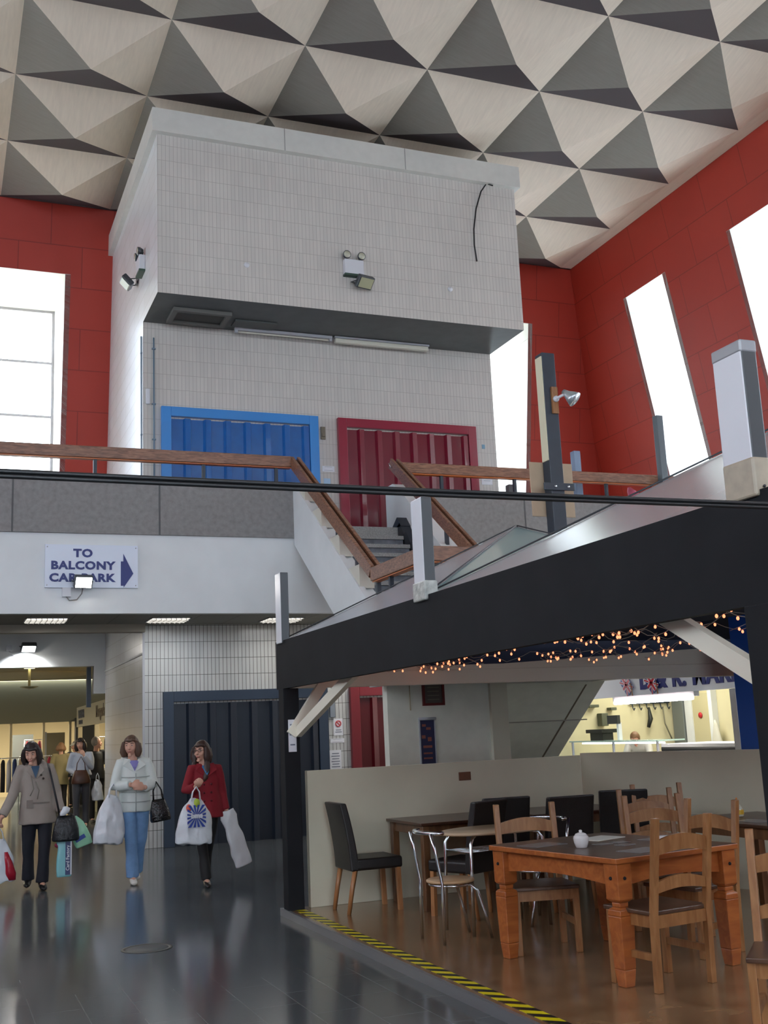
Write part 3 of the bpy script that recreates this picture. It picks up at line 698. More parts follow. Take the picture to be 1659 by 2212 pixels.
# fascia, posts, beams and pyramid roof panels
t = thing('canopy_fascia', 'deep black fascia board along the front of the cafe canopy', 'fascia', (3.0, 6.7, 2.02))
MB().box(2.98, 3.2, 2.02, 3.03, 10.22, 2.465).build('board', black, t)
MB().box(3.03, 10.18, 2.04, 9.6, 10.22, 2.45).build('side_board', navy, t)
cw = mat('canopy_white', (240,234,216), 0.5)
t = thing('canopy_beam', 'white beam across the back of the cafe canopy under the fairy lights', 'beam', (6, 10.1, 2.02), 0, 'white canopy beams')
MB().box(3.06, 10.0, 2.02, 9.5, 10.1, 2.16).build('beam', cw, t, bevel=0.006); MB().prism([(3.06,2.16),(3.06,2.19),(5.3,2.21),(8.2,2.35),(9.5,2.42),(9.5,2.16)], 'y', 10.02, 10.05).build('board', cw, t)
t = thing('cafe_post', 'black square post at the corner where hazard tape and partition meet', 'post', (3.06, 10.06, 0))
MB().box(2.97, 9.98, 0, 3.12, 10.13, 2.02).build('post', black, t, bevel=0.006)
t2 = thing('cafe_post', 'black post at the right edge of the picture carrying a white brace', 'post', (3.03, 3.46, 0))
MB().box(2.96, 3.40, 0, 3.11, 3.55, 2.02).build('post', black, t2, bevel=0.006)
t = thing('brace', 'short white brace rising from the black corner post towards the fascia', 'brace', (3.08, 9.98, 1.6), 0, 'white canopy braces')
MB().beam((3.10,9.96,1.62),(3.10,8.30,2.10), 0.05, 0.09).build('bar', cw, t)
t = thing('brace', 'white brace from the corner post along the back canopy beam', 'brace', (3.1, 10.0, 1.6), 0, 'white canopy braces')
MB().beam((3.03,9.965,1.60),(3.36,9.965,2.06), 0.05, 0.09).build('bar', cw, t)
t = thing('brace', 'thick white brace crossing the fairy lights at the right edge', 'brace', (3.08, 3.6, 1.6), 0, 'white canopy braces')
MB().beam((3.12,3.50,1.66),(3.12,4.35,2.10), 0.05, 0.085).build('bar', cw, t)
notice(3.045, 1.59, 0.075, 0.29, 9.975, 'narrow white paper strip taped to the black corner post', 3)
# pyramid roof units
shell = mat('canopy_gloss', (206,209,214), 0.24, metal=0.5, coat=0.0)
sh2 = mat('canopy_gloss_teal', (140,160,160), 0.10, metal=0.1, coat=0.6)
def roof_unit(x0, y0, lab):
    x1, y1, z0, za = x0+3.3, y0+3.33, 2.465, 3.29
    t = thing('canopy_roof', lab, 'canopy roof', ((x0+x1)/2, (y0+y1)/2, z0), 0, 'pyramid roof panels of the cafe canopy')
    c = ((x0+x1)/2, (y0+y1)/2, za); p = [(x0,y0,z0),(x1,y0,z0),(x1,y1,z0),(x0,y1,z0)]
    names = ('roof_panel',)*4
    for k in range(4):
        a, b = p[k], p[(k+1)%4]
        M = MB(); a2, b2, c2 = [(q[0],q[1],q[2]-0.03) for q in (a,b,c)]
        M.add([a,b,c,a2,b2,c2], [(0,1,2),(5,4,3),(0,3,4,1),(1,4,5,2),(2,5,3,0)])
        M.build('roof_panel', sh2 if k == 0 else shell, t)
    M = MB(); M.add([(q[0],q[1],q[2]-0.04) for q in p]+[(c[0],c[1],za-0.08)], [(0,1,4),(1,2,4),(2,3,4),(3,0,4)]); M.build('lining', navy, t)
    M = MB()
    for k in range(4): a = Vector(p[k])+Vector((0,0,0.012)); M.tube([a, Vector(c)+Vector((0,0,0.012))], 0.006, 6)
    M.build('hip_bead', mat('bead_dark', (50,52,56), 0.4), t)
roof_unit(3.0, 6.73, 'glossy grey pyramid canopy roof between the two shorter white roof posts')
roof_unit(3.0, 3.40, 'glossy grey pyramid canopy roof catching the glare at the right edge')
roof_unit(6.3, 6.73, 'glossy grey pyramid canopy roof farther back, over the blue pillar')
M = MB().box(3.05,3.4,2.30,9.5,3.46,2.44)
# stub posts on the fascia
def stub(y, lab, h=0.64, band=True):
    t = thing('roof_post', lab, 'post', (3.0, y, 2.465), 0, 'square white sided posts standing on the fascia')
    M = MB().box(2.965, y-0.09, 2.44, 3.045, y+0.09, 2.465+h, [0,0,1,1,0,0]); M.build('post', [mat('post_white', (216,218,224), 0.3), mat('post_dark', (52,56,60), 0.35)], t, bevel=0.008)
    if band == 1:
        MB().box(2.955, y-0.10, 2.43, 3.055, y+0.10, 2.56).build('tape_wrap', mat('tape_wrap', (176,178,172), 0.35, var=0.3, vscale=18, bump=1.0, bscale=25), t, bevel=0.01)
    if band == 2:
        M = MB().box(2.962, y-0.093, 2.44, 3.048, y+0.093, 2.60); M.build('tape_wrap', mat('old_tape', (172,160,140), 0.3, var=0.15, vscale=12), t, bevel=0.01)
        MB().box(2.963, y-0.092, 2.465+h-0.05, 3.047, y+0.092, 2.465+h+0.004).build('cap', mat('clear_tape', (150,152,156), 0.2), t, bevel=0.008)
stub(10.06, 'shortest looking white sided post on the far end of the black fascia', 0.64, 0)
stub(6.73, 'white sided post with crumpled foil tape at its foot, in front of the stairs', 0.66, 1)
stub(3.50, 'large white sided roof post with old tape at its foot at the right edge', 0.62, 2)
# dark steel post with spot lamp
t = thing('steel_post', 'tall dark steel post carrying a small spot lamp in front of the red walls', 'post', (6.95, 11.5, 2.41))
MB().box(6.86, 11.45, 2.41, 7.04, 11.62, 6.13).build('post', steel, t, bevel=0.006)
MB().box(6.845,11.46,4.75,6.862,11.60,6.08).build('cream_edge', mat('edge_cream', (226,220,190), 0.4), t)
M = MB().box(6.75,11.425,4.37,7.17,11.45,4.46); c = M.build('clamp', steel, t, bevel=0.004)
M = MB()
for x in (6.90,7.08): M.tube([(x,11.425,4.415),(x,11.415,4.415)], 0.016, 10)
M.each('bolt', chrome, c)
o = MB().box(6.68,11.63,4.08,7.28,11.65,4.76).build('cardboard', mat('cardboard', (192,170,144), 0.8, var=0.06), bevel=0.004); tag(o, 'beige board fixed behind the tall dark steel post', 'board')
t = thing('spot_lamp', 'small silver spot lamp on a wooden block on the steel post', 'lamp', (7.0, 11.42, 5.5))
MB().box(6.945,11.42,5.34,7.03,11.45,5.68).build('block', pine, t)
MB().tube([(6.99,11.42,5.52),(6.99,11.39,5.52)], 0.038, 14).build('mount', casing, t)
MB().tube([(6.99,11.39,5.52),(7.04,11.36,5.55),(7.09,11.34,5.57)], 0.018, 8).build('arm', casing, t)
MB().tube([(7.07,11.36,5.61),(7.10,11.33,5.57),(7.14,11.29,5.52),(7.17,11.26,5.48)], [0.03,0.045,0.08,0.10], 18).build('reflector', mat('lamp_silver', (190,200,205), 0.25, 0.7), t)
MB().ell((7.16,11.27,5.50), (0.04,0.04,0.04)).build('bulb', mat('bulb_glass', (220,225,225), 0.1), t)
def plainpost(name, x, y, z0, z1, w, lab, mats):
    o = MB().box(x-w/2, y-w/2, z0, x+w/2, y+w/2, z1, [0,0,0,1,0,2] if len(mats) > 2 else 0).build(name, mats, bevel=0.006); tag(o, lab, 'post')
pw = mat('post_lit_side', (216,218,226), 0.4)  # pale right faces: window light on the dark posts, put into the colour
plainpost('steel_post', 11.76, 15.84, 4.9, 6.87, 0.13, 'slim grey post fixed before the handrail against the white right wall window', [mat('post_grey', (96,106,112), 0.4), pw, mat('post_grey', (96,106,112), 0.4)])
plainpost('bollard', 10.45, 16.55, 4.62, 6.33, 0.13, 'pale upright post on the balcony behind the right handrail', [mat('post_blueish', (130,150,176), 0.4), pw, mat('post_blueish', (130,150,176))])
plainpost('bollard', 9.18, 16.7, 4.62, 5.70, 0.13, 'short stubby post just showing above the balcony edge', [mat('post_mid', (120,124,128), 0.4), pw, mat('post_mid', (120,124,128))])
o = MB().loft([(11.5,16.35,5.34,0.16,0.06),(11.5,16.35,5.5,0.15,0.08),(11.46,16.38,5.62,0.09,0.07),(11.42,16.38,5.68,0.03,0.03)], 14).build('cloth', mat('pink_cloth', (196,96,120), 0.8), noiseamp=0.03); tag(o, 'bit of pink clothing showing under the right handrail', 'clothing')
o = MB().box(9.72,16.16,5.36,9.80,16.24,5.47).build('cup', casing, bevel=0.008); tag(o, 'small white carton on the balcony edge under the right handrail', 'carton')
# black cables across the view
for k, lab in ((0, 'upper black cable stretched across the hall'), (1, 'lower black cable stretched across the hall')):
    z = -0.0138*k; pts = [(-3+0.5*i, 3.2, 2.355+z+0.010*abs(i-9)**1.3/9) for i in range(0, 19)]
    o = MB().tube(pts, 0.0072, 8).build('cable', mat('cable_rubber', (30,31,33), 0.4)); tag(o, lab, 'cable', 'two parallel black cables')
# blue pillar
t = thing('blue_pillar', 'square bright blue pillar between the cafe canopy and the lit stall', 'pillar', (7.4, 8.8, 0))
MB().box(7.31, 8.6, 0.001, 7.78, 9.02, 2.72).build('shaft', mat('pillar_blue', (40,104,214), 0.45), t, bevel=0.01)
M = MB().box(7.44,8.585,1.55,7.57,8.6,1.68).box(7.44,8.585,1.70,7.57,8.6,1.83); M.each('switch', casing, t, bevel=0.004)
# fairy lights
t = thing('fairy_lights', 'tangled net of warm fairy lights hung under the cafe canopy', 'fairy lights', (4.6, 6.8, 2.1))
wire = mat('wire_white', (186,182,172), 0.5); bulb = mat('fairy_bulb', (255,140,96), 0.4, emit=1.3)
rnd = random.Random(3); M = MB(); anchors = []
def lz(x, y): return 2.20+0.02*math.sin(3.1*x+1.7*y)+0.012*math.sin(7*y)
for k in range(46):
    y = rnd.uniform(4.0, 9.7); x = rnd.uniform(3.2, 5.8); d = rnd.uniform(0, 2*PI); pts = []
    for i in range(26):
        d += rnd.uniform(-1.0, 1.0); x += 0.055*math.cos(d); y += 0.075*math.sin(d)
        x = min(max(x, 3.12), 6.2); y = min(max(y, 3.7), 9.85)
        z = min(lz(x, y)+0.035*math.sin(i*0.9+k)+rnd.uniform(-0.01, 0.01), 2.37); pts.append((x, y, z))
        if i % 3 == 0: anchors.append((x, y, z))
    M.tube(pts, 0.0028, 4)
w_ = M.build('wire_net', wire, t); 
rnd.shuffle(anchors)
anchors.sort(key=lambda p: (p[0]-0)**2+(p[1]-0)**2)
bm_ = MB().ell((0,0,0), (0.0092,0.0092,0.012), nu=8, nv=6); proto = None
big = MB()
for i, p in enumerate(anchors):
    q = (p[0]-4.6, p[1]-6.8, p[2]-2.1-0.015)
    if i < 98:
        if proto is None: proto = bm_.build('bulb', bulb, t, world=False); o = proto
        else: o = proto.copy(); C.objects.link(o)
        o.location = q
    else: big.ell((q[0],q[1],q[2]), (0.0092,0.0092,0.012), nu=8, nv=6)
o = big.build('bulb', bulb, t, world=False); o['kind'] = 'stuff'
# ------------------------------------------------------------------ furniture
def pine_chair(lab, loc, rz):
    """faces -y in its own frame: back at +y"""
    t = thing('pine_chair', lab, 'chair', loc, rz, 'rustic pine chairs')
    W, D, S = 0.21, 0.20, 0.42
    MB().box(-W-0.02,-D-0.03,S,W+0.02,D-0.01,S+0.025).build('seat', pined, t, world=False, bevel=0.006)
    M = MB().box(-W+0.02,-D,S-0.07,W-0.02,-D+0.022,S).box(-W+0.02,D-0.022,S-0.07,W-0.02,D,S).box(-W,-D+0.02,S-0.07,-W+0.022,D-0.02,S).box(W-0.022,-D+0.02,S-0.07,W,D-0.02,S); M.build('apron', pine, t, world=False)
    for s in (-1, 1):
        MB().box(s*W-0.02,-D-0.005,0,s*W+0.02,-D+0.037,S).build('leg', pine, t, world=False, bevel=0.004)
        M = MB(); a = [(D-0.04,0),(D,0),(D+0.01,S),(D+0.09,0.97),(D+0.05,0.97),(D-0.03,S)]
        M.prism(a, 'x', s*W-0.02, s*W+0.02); M.build('leg', pine, t, world=False, bevel=0.004)
        MB().box(s*W-0.011,-D+0.03,0.17,s*W+0.011,D-0.02,0.21).build('stretcher', pine, t, world=False)
    def slat(z, h, y, w=0.02):
        M = MB(); n = 10; poly = [(-W+0.02, z-h/2)]
        for i in range(n+1):
            u = -1+2*i/n; poly.append(((W-0.02)*u, z+h/2+0.032*math.cos(u*PI/2)**1.0-0.0))
        poly.append((W-0.02, z-h/2))
        for i in range(1, n): u = 1-2*i/n; poly.append(((W-0.02)*u, z-h/2+0.02*math.cos(u*PI/2)))
        M.prism(poly, 'y', y-w/2, y+w/2); M.build('slat', pine, t, world=False)
    slat(0.80, 0.08, D+0.045); slat(0.575, 0.06, D+0.012)
    return t
def black_chair(lab, loc, rz):
    t = thing('leather_chair', lab, 'chair', loc, rz, 'high backed black leather dining chairs')
    W, D, S = 0.205, 0.21, 0.40
    MB().box(-W-0.01,-D-0.02,S-0.045,W+0.01,D,S+0.055).build('seat', leather, t, world=False, bevel=0.022, bseg=3)
    M = MB(); poly = []
    n = 8
    fr_ = [(D-0.03+0.10*(u**1.6), S-0.045+u*0.575) for u in [i/n for i in range(n+1)]]
    bk_ = [(D+0.045+0.085*(u**1.6), S-0.045+u*0.575) for u in [1-i/n for i in range(n+1)]]
    M.prism(fr_+bk_, 'x', -W-0.01, W+0.01); M.build('backrest', leather, t, world=False, bevel=0.012, bseg=2)
    for s in (-1, 1):
        MB().beam((s*W*0.92,-D+0.01,0),(s*W*0.92,-D+0.02,S-0.04), 0.038, 0.038).build('leg', oak, t, world=False)
        MB().tube([(s*W*0.92,D+0.07,0),(s*W*0.92,D+0.035,0.2),(s*W*0.92,D+0.0,S-0.04)], [0.019,0.022,0.024], 4).build('leg', oak, t, world=False)
    return t
def chrome_chair(lab, loc, rz):
    t = thing('bistro_chair', lab, 'chair', loc, rz, 'chrome bistro chairs')
    S = 0.42
    MB().loft([(0,0,S-0.012,0.17,0.165),(0,0,S-0.006,0.185,0.18),(0,0,S+0.006,0.185,0.18),(0,0,S+0.012,0.175,0.17)], 28).build('seat', mat('beech_ply', (196,160,120), 0.35), t, world=False)
    M = MB(); pts = [(0.17*math.cos(a), 0.155*math.sin(a), S-0.025) for a in [k*PI/12 for k in range(24)]]
    M.tube(pts, 0.010, 8, closed=True); M.build('seat_ring', chrome, t, world=False)
    for s in (-1, 1):
        MB().tube([(s*0.16,-0.24,0),(s*0.16,-0.19,0.2),(s*0.15,-0.14,S-0.07),(s*0.13,-0.09,S-0.025)], 0.011, 10).build('leg', chrome, t, world=False)
        MB().tube([(s*0.17,0.17,0),(s*0.17,0.165,S),(s*0.165,0.20,S+0.2),(s*0.16,0.24,0.78)], 0.012, 10).build('leg', chrome, t, world=False)
    pts = [(0.185*math.cos(a), 0.165+0.075*math.sin(a), 0.78) for a in [k*PI/12 for k in range(-1, 14)]]
    MB().tube(pts, 0.016, 10).build('back_rail', chrome, t, world=False)
    return t
R_ = math.radians
black_chair('black leather chair alone at the left end of the dark table', (3.63, 9.64, PZ), R_(90))
black_chair('black leather chair seen from behind between dark table and oval table', (4.19, 8.86, PZ), R_(180+24))
black_chair('black leather chair tucked behind the pine chair and oval table', (4.62, 9.10, PZ), R_(180-6))
black_chair('black leather chair turned back outward, right of the tucked one', (5.03, 8.74, PZ), R_(180-4))
black_chair('black leather chair beside the stacked looking pine chairs', (5.84, 8.98, PZ), R_(180-25))
chrome_chair('chrome bistro chair left of the oval table', (3.62, 7.92, PZ), R_(95))
chrome_chair('chrome bistro chair right of the oval table behind the pine table', (4.52, 8.22, PZ), R_(-75))
pine_chair('pine chair at the far left side of the big pine table', (3.98, 7.22, PZ), R_(-14))
pine_chair('pine chair nearest the camera pushed under the big pine table', (4.07, 5.93, PZ), R_(180+8))
pine_chair('pine chair at the right hand side of the big pine table', (4.80, 6.57, PZ), R_(-90+12))
pine_chair('pine chair at the far right corner of the big pine table', (5.04, 7.16, PZ), R_(-16))
pine_chair('pine chair in the middle of the three lined up behind the big table', (5.42, 7.85, PZ), R_(-22))
pine_chair('pine chair farthest back, next to the black leather chair', (5.90, 8.35, PZ), R_(-20))
pine_chair('pine chair cut off by the lower right edge of the picture', (3.81, 4.42, PZ), R_(-45))
pine_chair('pine chair half hidden at the right behind the dark topped table', (6.0, 6.05, PZ), R_(8+180))
# big pine table
t = thing('pine_table', 'big pine dining table with chunky turned legs and dark top', 'table', (4.18, 6.59, PZ), R_(9))
LX, LY, H = 0.52, 0.64, 0.735
MB().box(-LX,-LY,H-0.035,LX,LY,H,[1,0,1,1,1,1]).build('tabletop', [pined, woodmat('pine_orange', (150,80,36), (176,102,50), 0.35, (1.2,6,6))], t, world=False, bevel=0.006)
po = MATS['pine_orange']
M = MB()
for s in (-1, 1):
    n = 12; poly = [(-LY+0.12, H-0.035), (LY-0.12, H-0.035)]
    for i in range(n+1): u = 1-2*i/n; poly.append(((LY-0.12)*u, H-0.17+0.03*math.cos(u*PI/2)))
    M.prism(poly, 'x', s*(LX-0.07)-0.012, s*(LX-0.07)+0.012)
    poly = [(-LX+0.12, H-0.035), (LX-0.12, H-0.035)]
    for i in range(n+1): u = 1-2*i/n; poly.append(((LX-0.12)*u, H-0.17+0.03*math.cos(u*PI/2)))
    M.prism(poly, 'y', s*(LY-0.07)-0.012, s*(LY-0.07)+0.012)
M.build('apron', po, t, world=False)
for sx in (-1, 1):
    for sy in (-1, 1):
        x, y = sx*(LX-0.075), sy*(LY-0.075)
        pr = [(0.036,0),(0.046,0.10),(0.056,0.40),(0.053,0.435),(0.034,0.447),(0.036,0.475),(0.056,0.49),(0.058,H-0.036)]
        M = MB()
        for (r0, z0), (r1, z1) in zip(pr, pr[1:]):
            M.add([(x-r0,y-r0,z0),(x+r0,y-r0,z0),(x+r0,y+r0,z0),(x-r0,y+r0,z0),(x-r1,y-r1,z1),(x+r1,y-r1,z1),(x+r1,y+r1,z1),(x-r1,y+r1,z1)], [(0,3,2,1),(4,5,6,7),(0,1,5,4),(1,2,6,5),(2,3,7,6),(3,0,4,7)])
        l = M.build('leg', po, t, world=False, bevel=0.006)
        M = MB()
        for dx, dy in ((sx,0),(0,sy)): M.ell((x+dx*0.058,y+dy*0.058,H-0.12), (0.011,0.011,0.011), nu=8, nv=6)
        M.each('stud', black, l, world=False)
def dark_table(lab, x0, x1, y0, y1, rz=0.0):
    t = thing('dark_table', lab, 'table', ((x0+x1)/2, (y0+y1)/2, PZ), rz, 'dark topped dining tables')
    a, b = (x1-x0)/2, (y1-y0)/2; H = 0.735; dt = woodmat('dark_top', (60,38,26), (88,58,40), 0.3, (3,1,3)); dl = woodmat('dark_leg', (92,60,36), (120,82,50), 0.4, (6,6,1.2))
    MB().box(-a,-b,H-0.025,a,b,H).build('tabletop', dt, t, world=False, bevel=0.006)
    M = MB().box(-a+0.06,-b+0.05,H-0.11,a-0.06,-b+0.07,H-0.025).box(-a+0.06,b-0.07,H-0.11,a-0.06,b-0.05,H-0.025).box(-a+0.05,-b+0.06,H-0.11,-a+0.07,b-0.06,H-0.025).box(a-0.07,-b+0.06,H-0.11,a-0.05,b-0.06,H-0.025); M.build('apron', dl, t, world=False)
    for sx in (-1, 1):
        for sy in (-1, 1): MB().box(sx*(a-0.06)-0.032,sy*(b-0.06)-0.032,0,sx*(a-0.06)+0.032,sy*(b-0.06)+0.032,H-0.026).build('leg', dl, t, world=False, bevel=0.004)
dark_table('dark dining table against the partition beside the lone black chair', 3.93, 5.02, 9.15, 9.97)
dark_table('dark dining table against the partition at its right end', 5.05, 6.1, 9.15, 9.97)
dark_table('dark topped table at the right with the sauce bottle on it', 5.66, 6.46, 6.5, 7.85)
# oval table
t = thing('oval_table', 'oval laminate bistro table with chrome legs and wire shelf', 'table', (4.12, 8.15, PZ), R_(8))
MB().loft([(0,0,0.722,0.455,0.285),(0,0,0.728,0.465,0.295),(0,0,0.742,0.465,0.295),(0,0,0.748,0.455,0.285)], 40).build('tabletop', mat('laminate', (186,160,130), 0.22), t, world=False)
for sx in (-1, 1):
    for sy in (-1, 1): MB().tube([(sx*0.36,sy*0.19,0),(sx*0.34,sy*0.18,0.66),(sx*0.31,sy*0.165,0.705),(sx*0.25,sy*0.14,0.722)], 0.0135, 10).build('leg', chrome, t, world=False)
M = MB()
for k in range(7): M.tube([(-0.34,-0.15+0.05*k,0.60),(0.34,-0.15+0.05*k,0.60)], 0.0045, 6)
for x in (-0.34,0.34): M.tube([(x,-0.18,0.60),(x,0.18,0.60)], 0.0065, 6)
M.build('wire_shelf', chrome, t, world=False)
# things on the tables
TZ = PZ+0.735
china = mat('china', (216,212,210), 0.2)
t = thing('sugar_pot', 'white china pot with knob lid on the big pine table', 'pot', (3.93, 6.52, TZ))
MB().lathe([(0.03,0),(0.036,0.004),(0.047,0.035),(0.051,0.062),(0.047,0.075),(0.04,0.08),(0.04,0.082)], (3.93,6.52,TZ), 24).build('body', china, t)
MB().lathe([(0.041,0.08),(0.034,0.09),(0.018,0.096),(0.008,0.098),(0.012,0.106),(0.008,0.113),(0.001,0.115)], (3.93,6.52,TZ), 20).build('lid', china, t)
def sheet(x, y, w, d, rz, lab, m, nm='place_mat', h=0.003, cat='mat', z=TZ):
    M = MB(); Rm = Matrix.Rotation(R_(rz), 3, 'Z'); M.obox((x,y,z+h/2+0.0005), (w,d,h), Rm); o = M.build(nm, m); tag(o, lab, cat)
gm = mat('grey_mat', (120,116,116), 0.25)
sheet(4.33, 6.93, 0.30, 0.21, 20, 'bright menu sheet behind the white pot', mat('menu_white', (226,224,214), 0.4), 'menu', 0.004, 'menu')
sheet(3.83, 6.86, 0.28, 0.20, 13, 'grey place mat at the far left of the pine table', gm)
sheet(4.13, 6.12, 0.28, 0.20, 13, 'grey place mat in front of the nearest pine chair', gm)
sheet(4.58, 6.55, 0.28, 0.20, 103, 'grey place mat on the right of the pine table', gm)
sheet(4.14, 6.60, 0.11, 0.09, 10, 'small coaster right of the white pot', gm, 'coaster', 0.004, 'coaster')
sheet(4.22, 6.46, 0.11, 0.09, 15, 'small coaster nearest the camera', gm, 'coaster', 0.004, 'coaster')
sheet(4.29, 6.62, 0.11, 0.09, 5, 'small coaster beside the menu sheet', gm, 'coaster', 0.004, 'coaster')
sheet(5.85, 7.15, 0.20, 0.28, 5, 'grey place mat on the dark topped right table', gm)
sheet(5.85, 7.85, 0.20, 0.28, 5, 'grey place mat at the far end of the right table', gm)
o = MB().lathe([(0.025,0),(0.04,0.01),(0.042,0.03),(0.04,0.035)], (4.52,6.45,TZ+0.004), 18).build('saucer_bowl', china); tag(o, 'small white bowl behind the nearest pine chair back', 'bowl')
t = thing('sauce_bottle', 'squat sauce bottle with orange cap on the right table', 'bottle', (6.02, 7.55, TZ))
MB().lathe([(0.04,0),(0.048,0.01),(0.048,0.06),(0.036,0.085),(0.018,0.10),(0.016,0.115)], (6.02,7.55,TZ), 20).build('body', mat('bottle_pale', (186,180,160), 0.2), t)
MB().lathe([(0.049,0.02),(0.0495,0.022),(0.0495,0.055),(0.049,0.057)], (6.02,7.55,TZ), 20).build('label_band', mat('label_yellow', (200,160,50), 0.4), t)
MB().lathe([(0.017,0.113),(0.017,0.125),(0.007,0.130),(0.005,0.15)], (6.02,7.55,TZ), 14).build('cap', mat('cap_orange', (206,120,40), 0.4), t)
t = thing('cup', 'white cup with brown rim on the dark table by the partition', 'cup', (4.86, 9.45, TZ))
MB().lathe([(0.03,0),(0.042,0.03),(0.045,0.07)], (4.86,9.45,TZ), 18).build('body', china, t); MB().lathe([(0.045,0.07),(0.047,0.078),(0.04,0.08)], (4.86,9.45,TZ), 18).build('rim', mat('rim_brown', (120,80,60), 0.4), t)
o = MB().tube([(4.98,8.98,TZ+0.012),(5.06,9.02,TZ+0.012)], 0.010, 8).build('cutlery', chrome); 
bpy.data.objects.remove(o)
# manhole
t = thing('drain_cover', 'round drain cover set in the dark tiled floor', 'cover', (1.6, 9.3, 0))
M = MB().lathe([(0.20,0.0005),(0.20,0.003),(0.17,0.003),(0.17,0.0005)], (1.6,9.3,0), 36); M.build('ring', mat('ring_steel', (96,96,92), 0.5, 0.5), t)
MB().lathe([(0.168,0.0005),(0.165,0.002),(0.001,0.0022)], (1.6,9.3,0), 36).build('lid', mat('lid_dark', (54,58,60), 0.4), t)
# ------------------------------------------------------------------ people
skinm = mat('skin', (206,158,136), 0.5, var=0.04, vscale=8); lipm = mat('lips', (168,92,86), 0.45); eyew = mat('eye_white', (190,180,170), 0.3); iris = mat('iris', (50,38,30), 0.2); brow = mat('brow', (60,44,34), 0.8)
def rotm(yaw, pitch=0.0, roll=0.0):
    return Matrix.Rotation(yaw, 3, 'Z')@Matrix.Rotation(pitch, 3, 'X')@Matrix.Rotation(roll, 3, 'Y')
def head_fn(v, q):
    x, y, z = q
    if v.z < 0.1:
        k = min(1, (0.1-v.z)/1.1); x *= 1-0.32*k**1.2
        if v.y > 0: y *= 1-0.45*k
        if v.y < 0: y *= 1-0.08*k
    if v.y < -0.2 and 0.0 < v.z < 0.35: y += 0.007*math.exp(-((abs(v.x)-0.38)/0.22)**2)   # eye sockets
    return Vector((x, y, z))
def add_head(M, c, Rm, s=1.0):
    c = Vector(c); r = (0.074*s, 0.092*s, 0.115*s)
    M.ell(c, r, Rm, nu=28, nv=20, fn=head_fn)
    P = lambda x, y, z: c+Rm@Vector((x*s, y*s, z*s))
    M.tube([P(0,-0.078,0.030), P(0,-0.092,0.005), P(0,-0.104,-0.020), P(0,-0.090,-0.028)], [0.007*s,0.010*s,0.014*s,0.009*s], 10)
    M.ell(P(0,-0.075,-0.095), (0.026*s,0.020*s,0.018*s), Rm, nu=12, nv=8)
    for k in (-1, 1):
        M.ell(P(k*0.074,0.008,0.0), (0.010*s,0.018*s,0.030*s), Rm, nu=10, nv=8)
        M.ell(P(k*0.034,-0.066,-0.022), (0.022*s,0.018*s,0.020*s), Rm, nu=10, nv=8)
    M.tube([P(-0.02,-0.086,-0.052), P(0,-0.091,-0.052), P(0.02,-0.086,-0.052)], 0.007*s, 8)
def face_parts(t, c, Rm, s=1.0, glasses=False, lipc=None):
    c = Vector(c); P = lambda x, y, z: c+Rm@Vector((x*s, y*s, z*s))
    for k in (-1, 1):
        e = MB().ell(P(k*0.032,-0.0785,0.020), (0.0115*s,0.009*s,0.0058*s), Rm, nu=12, nv=8).build('eye', eyew, t, world=False)
        MB().ell(P(k*0.032,-0.0865,0.020), (0.0052*s,0.003*s,0.0052*s), Rm, nu=10, nv=6).build('iris', iris, e, world=False)
        MB().tube([P(k*0.016,-0.089,0.041), P(k*0.033,-0.090,0.046), P(k*0.052,-0.078,0.041)], [0.003*s,0.0042*s,0.002*s], 8).build('eyebrow', brow, t, world=False)
    MB().tube([P(-0.024,-0.0875,-0.053), P(-0.008,-0.0955,-0.0505), P(0,-0.0965,-0.052), P(0.008,-0.0955,-0.0505), P(0.024,-0.0875,-0.053)], [0.002,0.0058*s,0.006*s,0.0058*s,0.002], 8).build('lips', lipc or lipm, t, world=False)
    if glasses:
        M = MB()
        for k in (-1, 1):
            M.tube([P(k*0.033+0.024*math.cos(a),-0.100,0.018+0.015*math.sin(a)) for a in [j*PI/9 for j in range(18)]], 0.0026, 6, closed=True)
            M.tube([P(k*0.056,-0.099,0.022), P(k*0.078,-0.03,0.02), P(k*0.078,0.01,0.015)], 0.0024, 6)
        M.tube([P(-0.009,-0.101,0.02), P(0.009,-0.101,0.02)], 0.0024, 6); M.build('spectacles', mat('spectacle_frame', (30,26,30), 0.3), t, world=False)
def add_hand(M, wr, d, n, thumb, curl=0.5, s=1.0, fist=False):
    """wr wrist, d finger direction, n palm normal, thumb +1/-1 picks the thumb side"""
    wr = Vector(wr); d = Vector(d).normalized(); n = (Vector(n)-d*Vector(n).dot(d)).normalized(); side = d.cross(n)*thumb
    pc = wr+d*0.045*s
    Rm = Matrix((side, n, d)).transposed()
    M.ell(pc, (0.040*s,0.016*s,0.052*s), Rm, nu=14, nv=10)
    for i, (o, L) in enumerate(((0.028,0.070),(0.010,0.078),(-0.009,0.073),(-0.027,0.058))):
        p = wr+d*0.080*s+side*o*s; a = 0.0; pts = [p-d*0.02*s, p]
        for j, f_ in enumerate((0.44,0.32,0.26)):
            a += curl*(0.7+0.25*j); dd = d*math.cos(a)+n*math.sin(a)+side*(o*0.8)*(1-curl*0.4); p = p+dd.normalized()*L*f_*s; pts.append(p)
        M.tube(pts, [0.0092*s,0.0092*s,0.0086*s,0.008*s,0.0062*s], 8)
    b = wr+d*0.022*s+side*0.026*s; t1 = (side*0.75+d*0.65+n*0.15*curl).normalized(); t2 = (side*(0.35-0.5*curl)+d*0.85+n*0.5*curl).normalized()
    M.tube([b-t1*0.01*s, b+t1*0.034*s, b+t1*0.034*s+t2*0.030*s, b+t1*0.034*s+t2*0.052*s], [0.012*s,0.0105*s,0.0092*s,0.0065*s], 8)
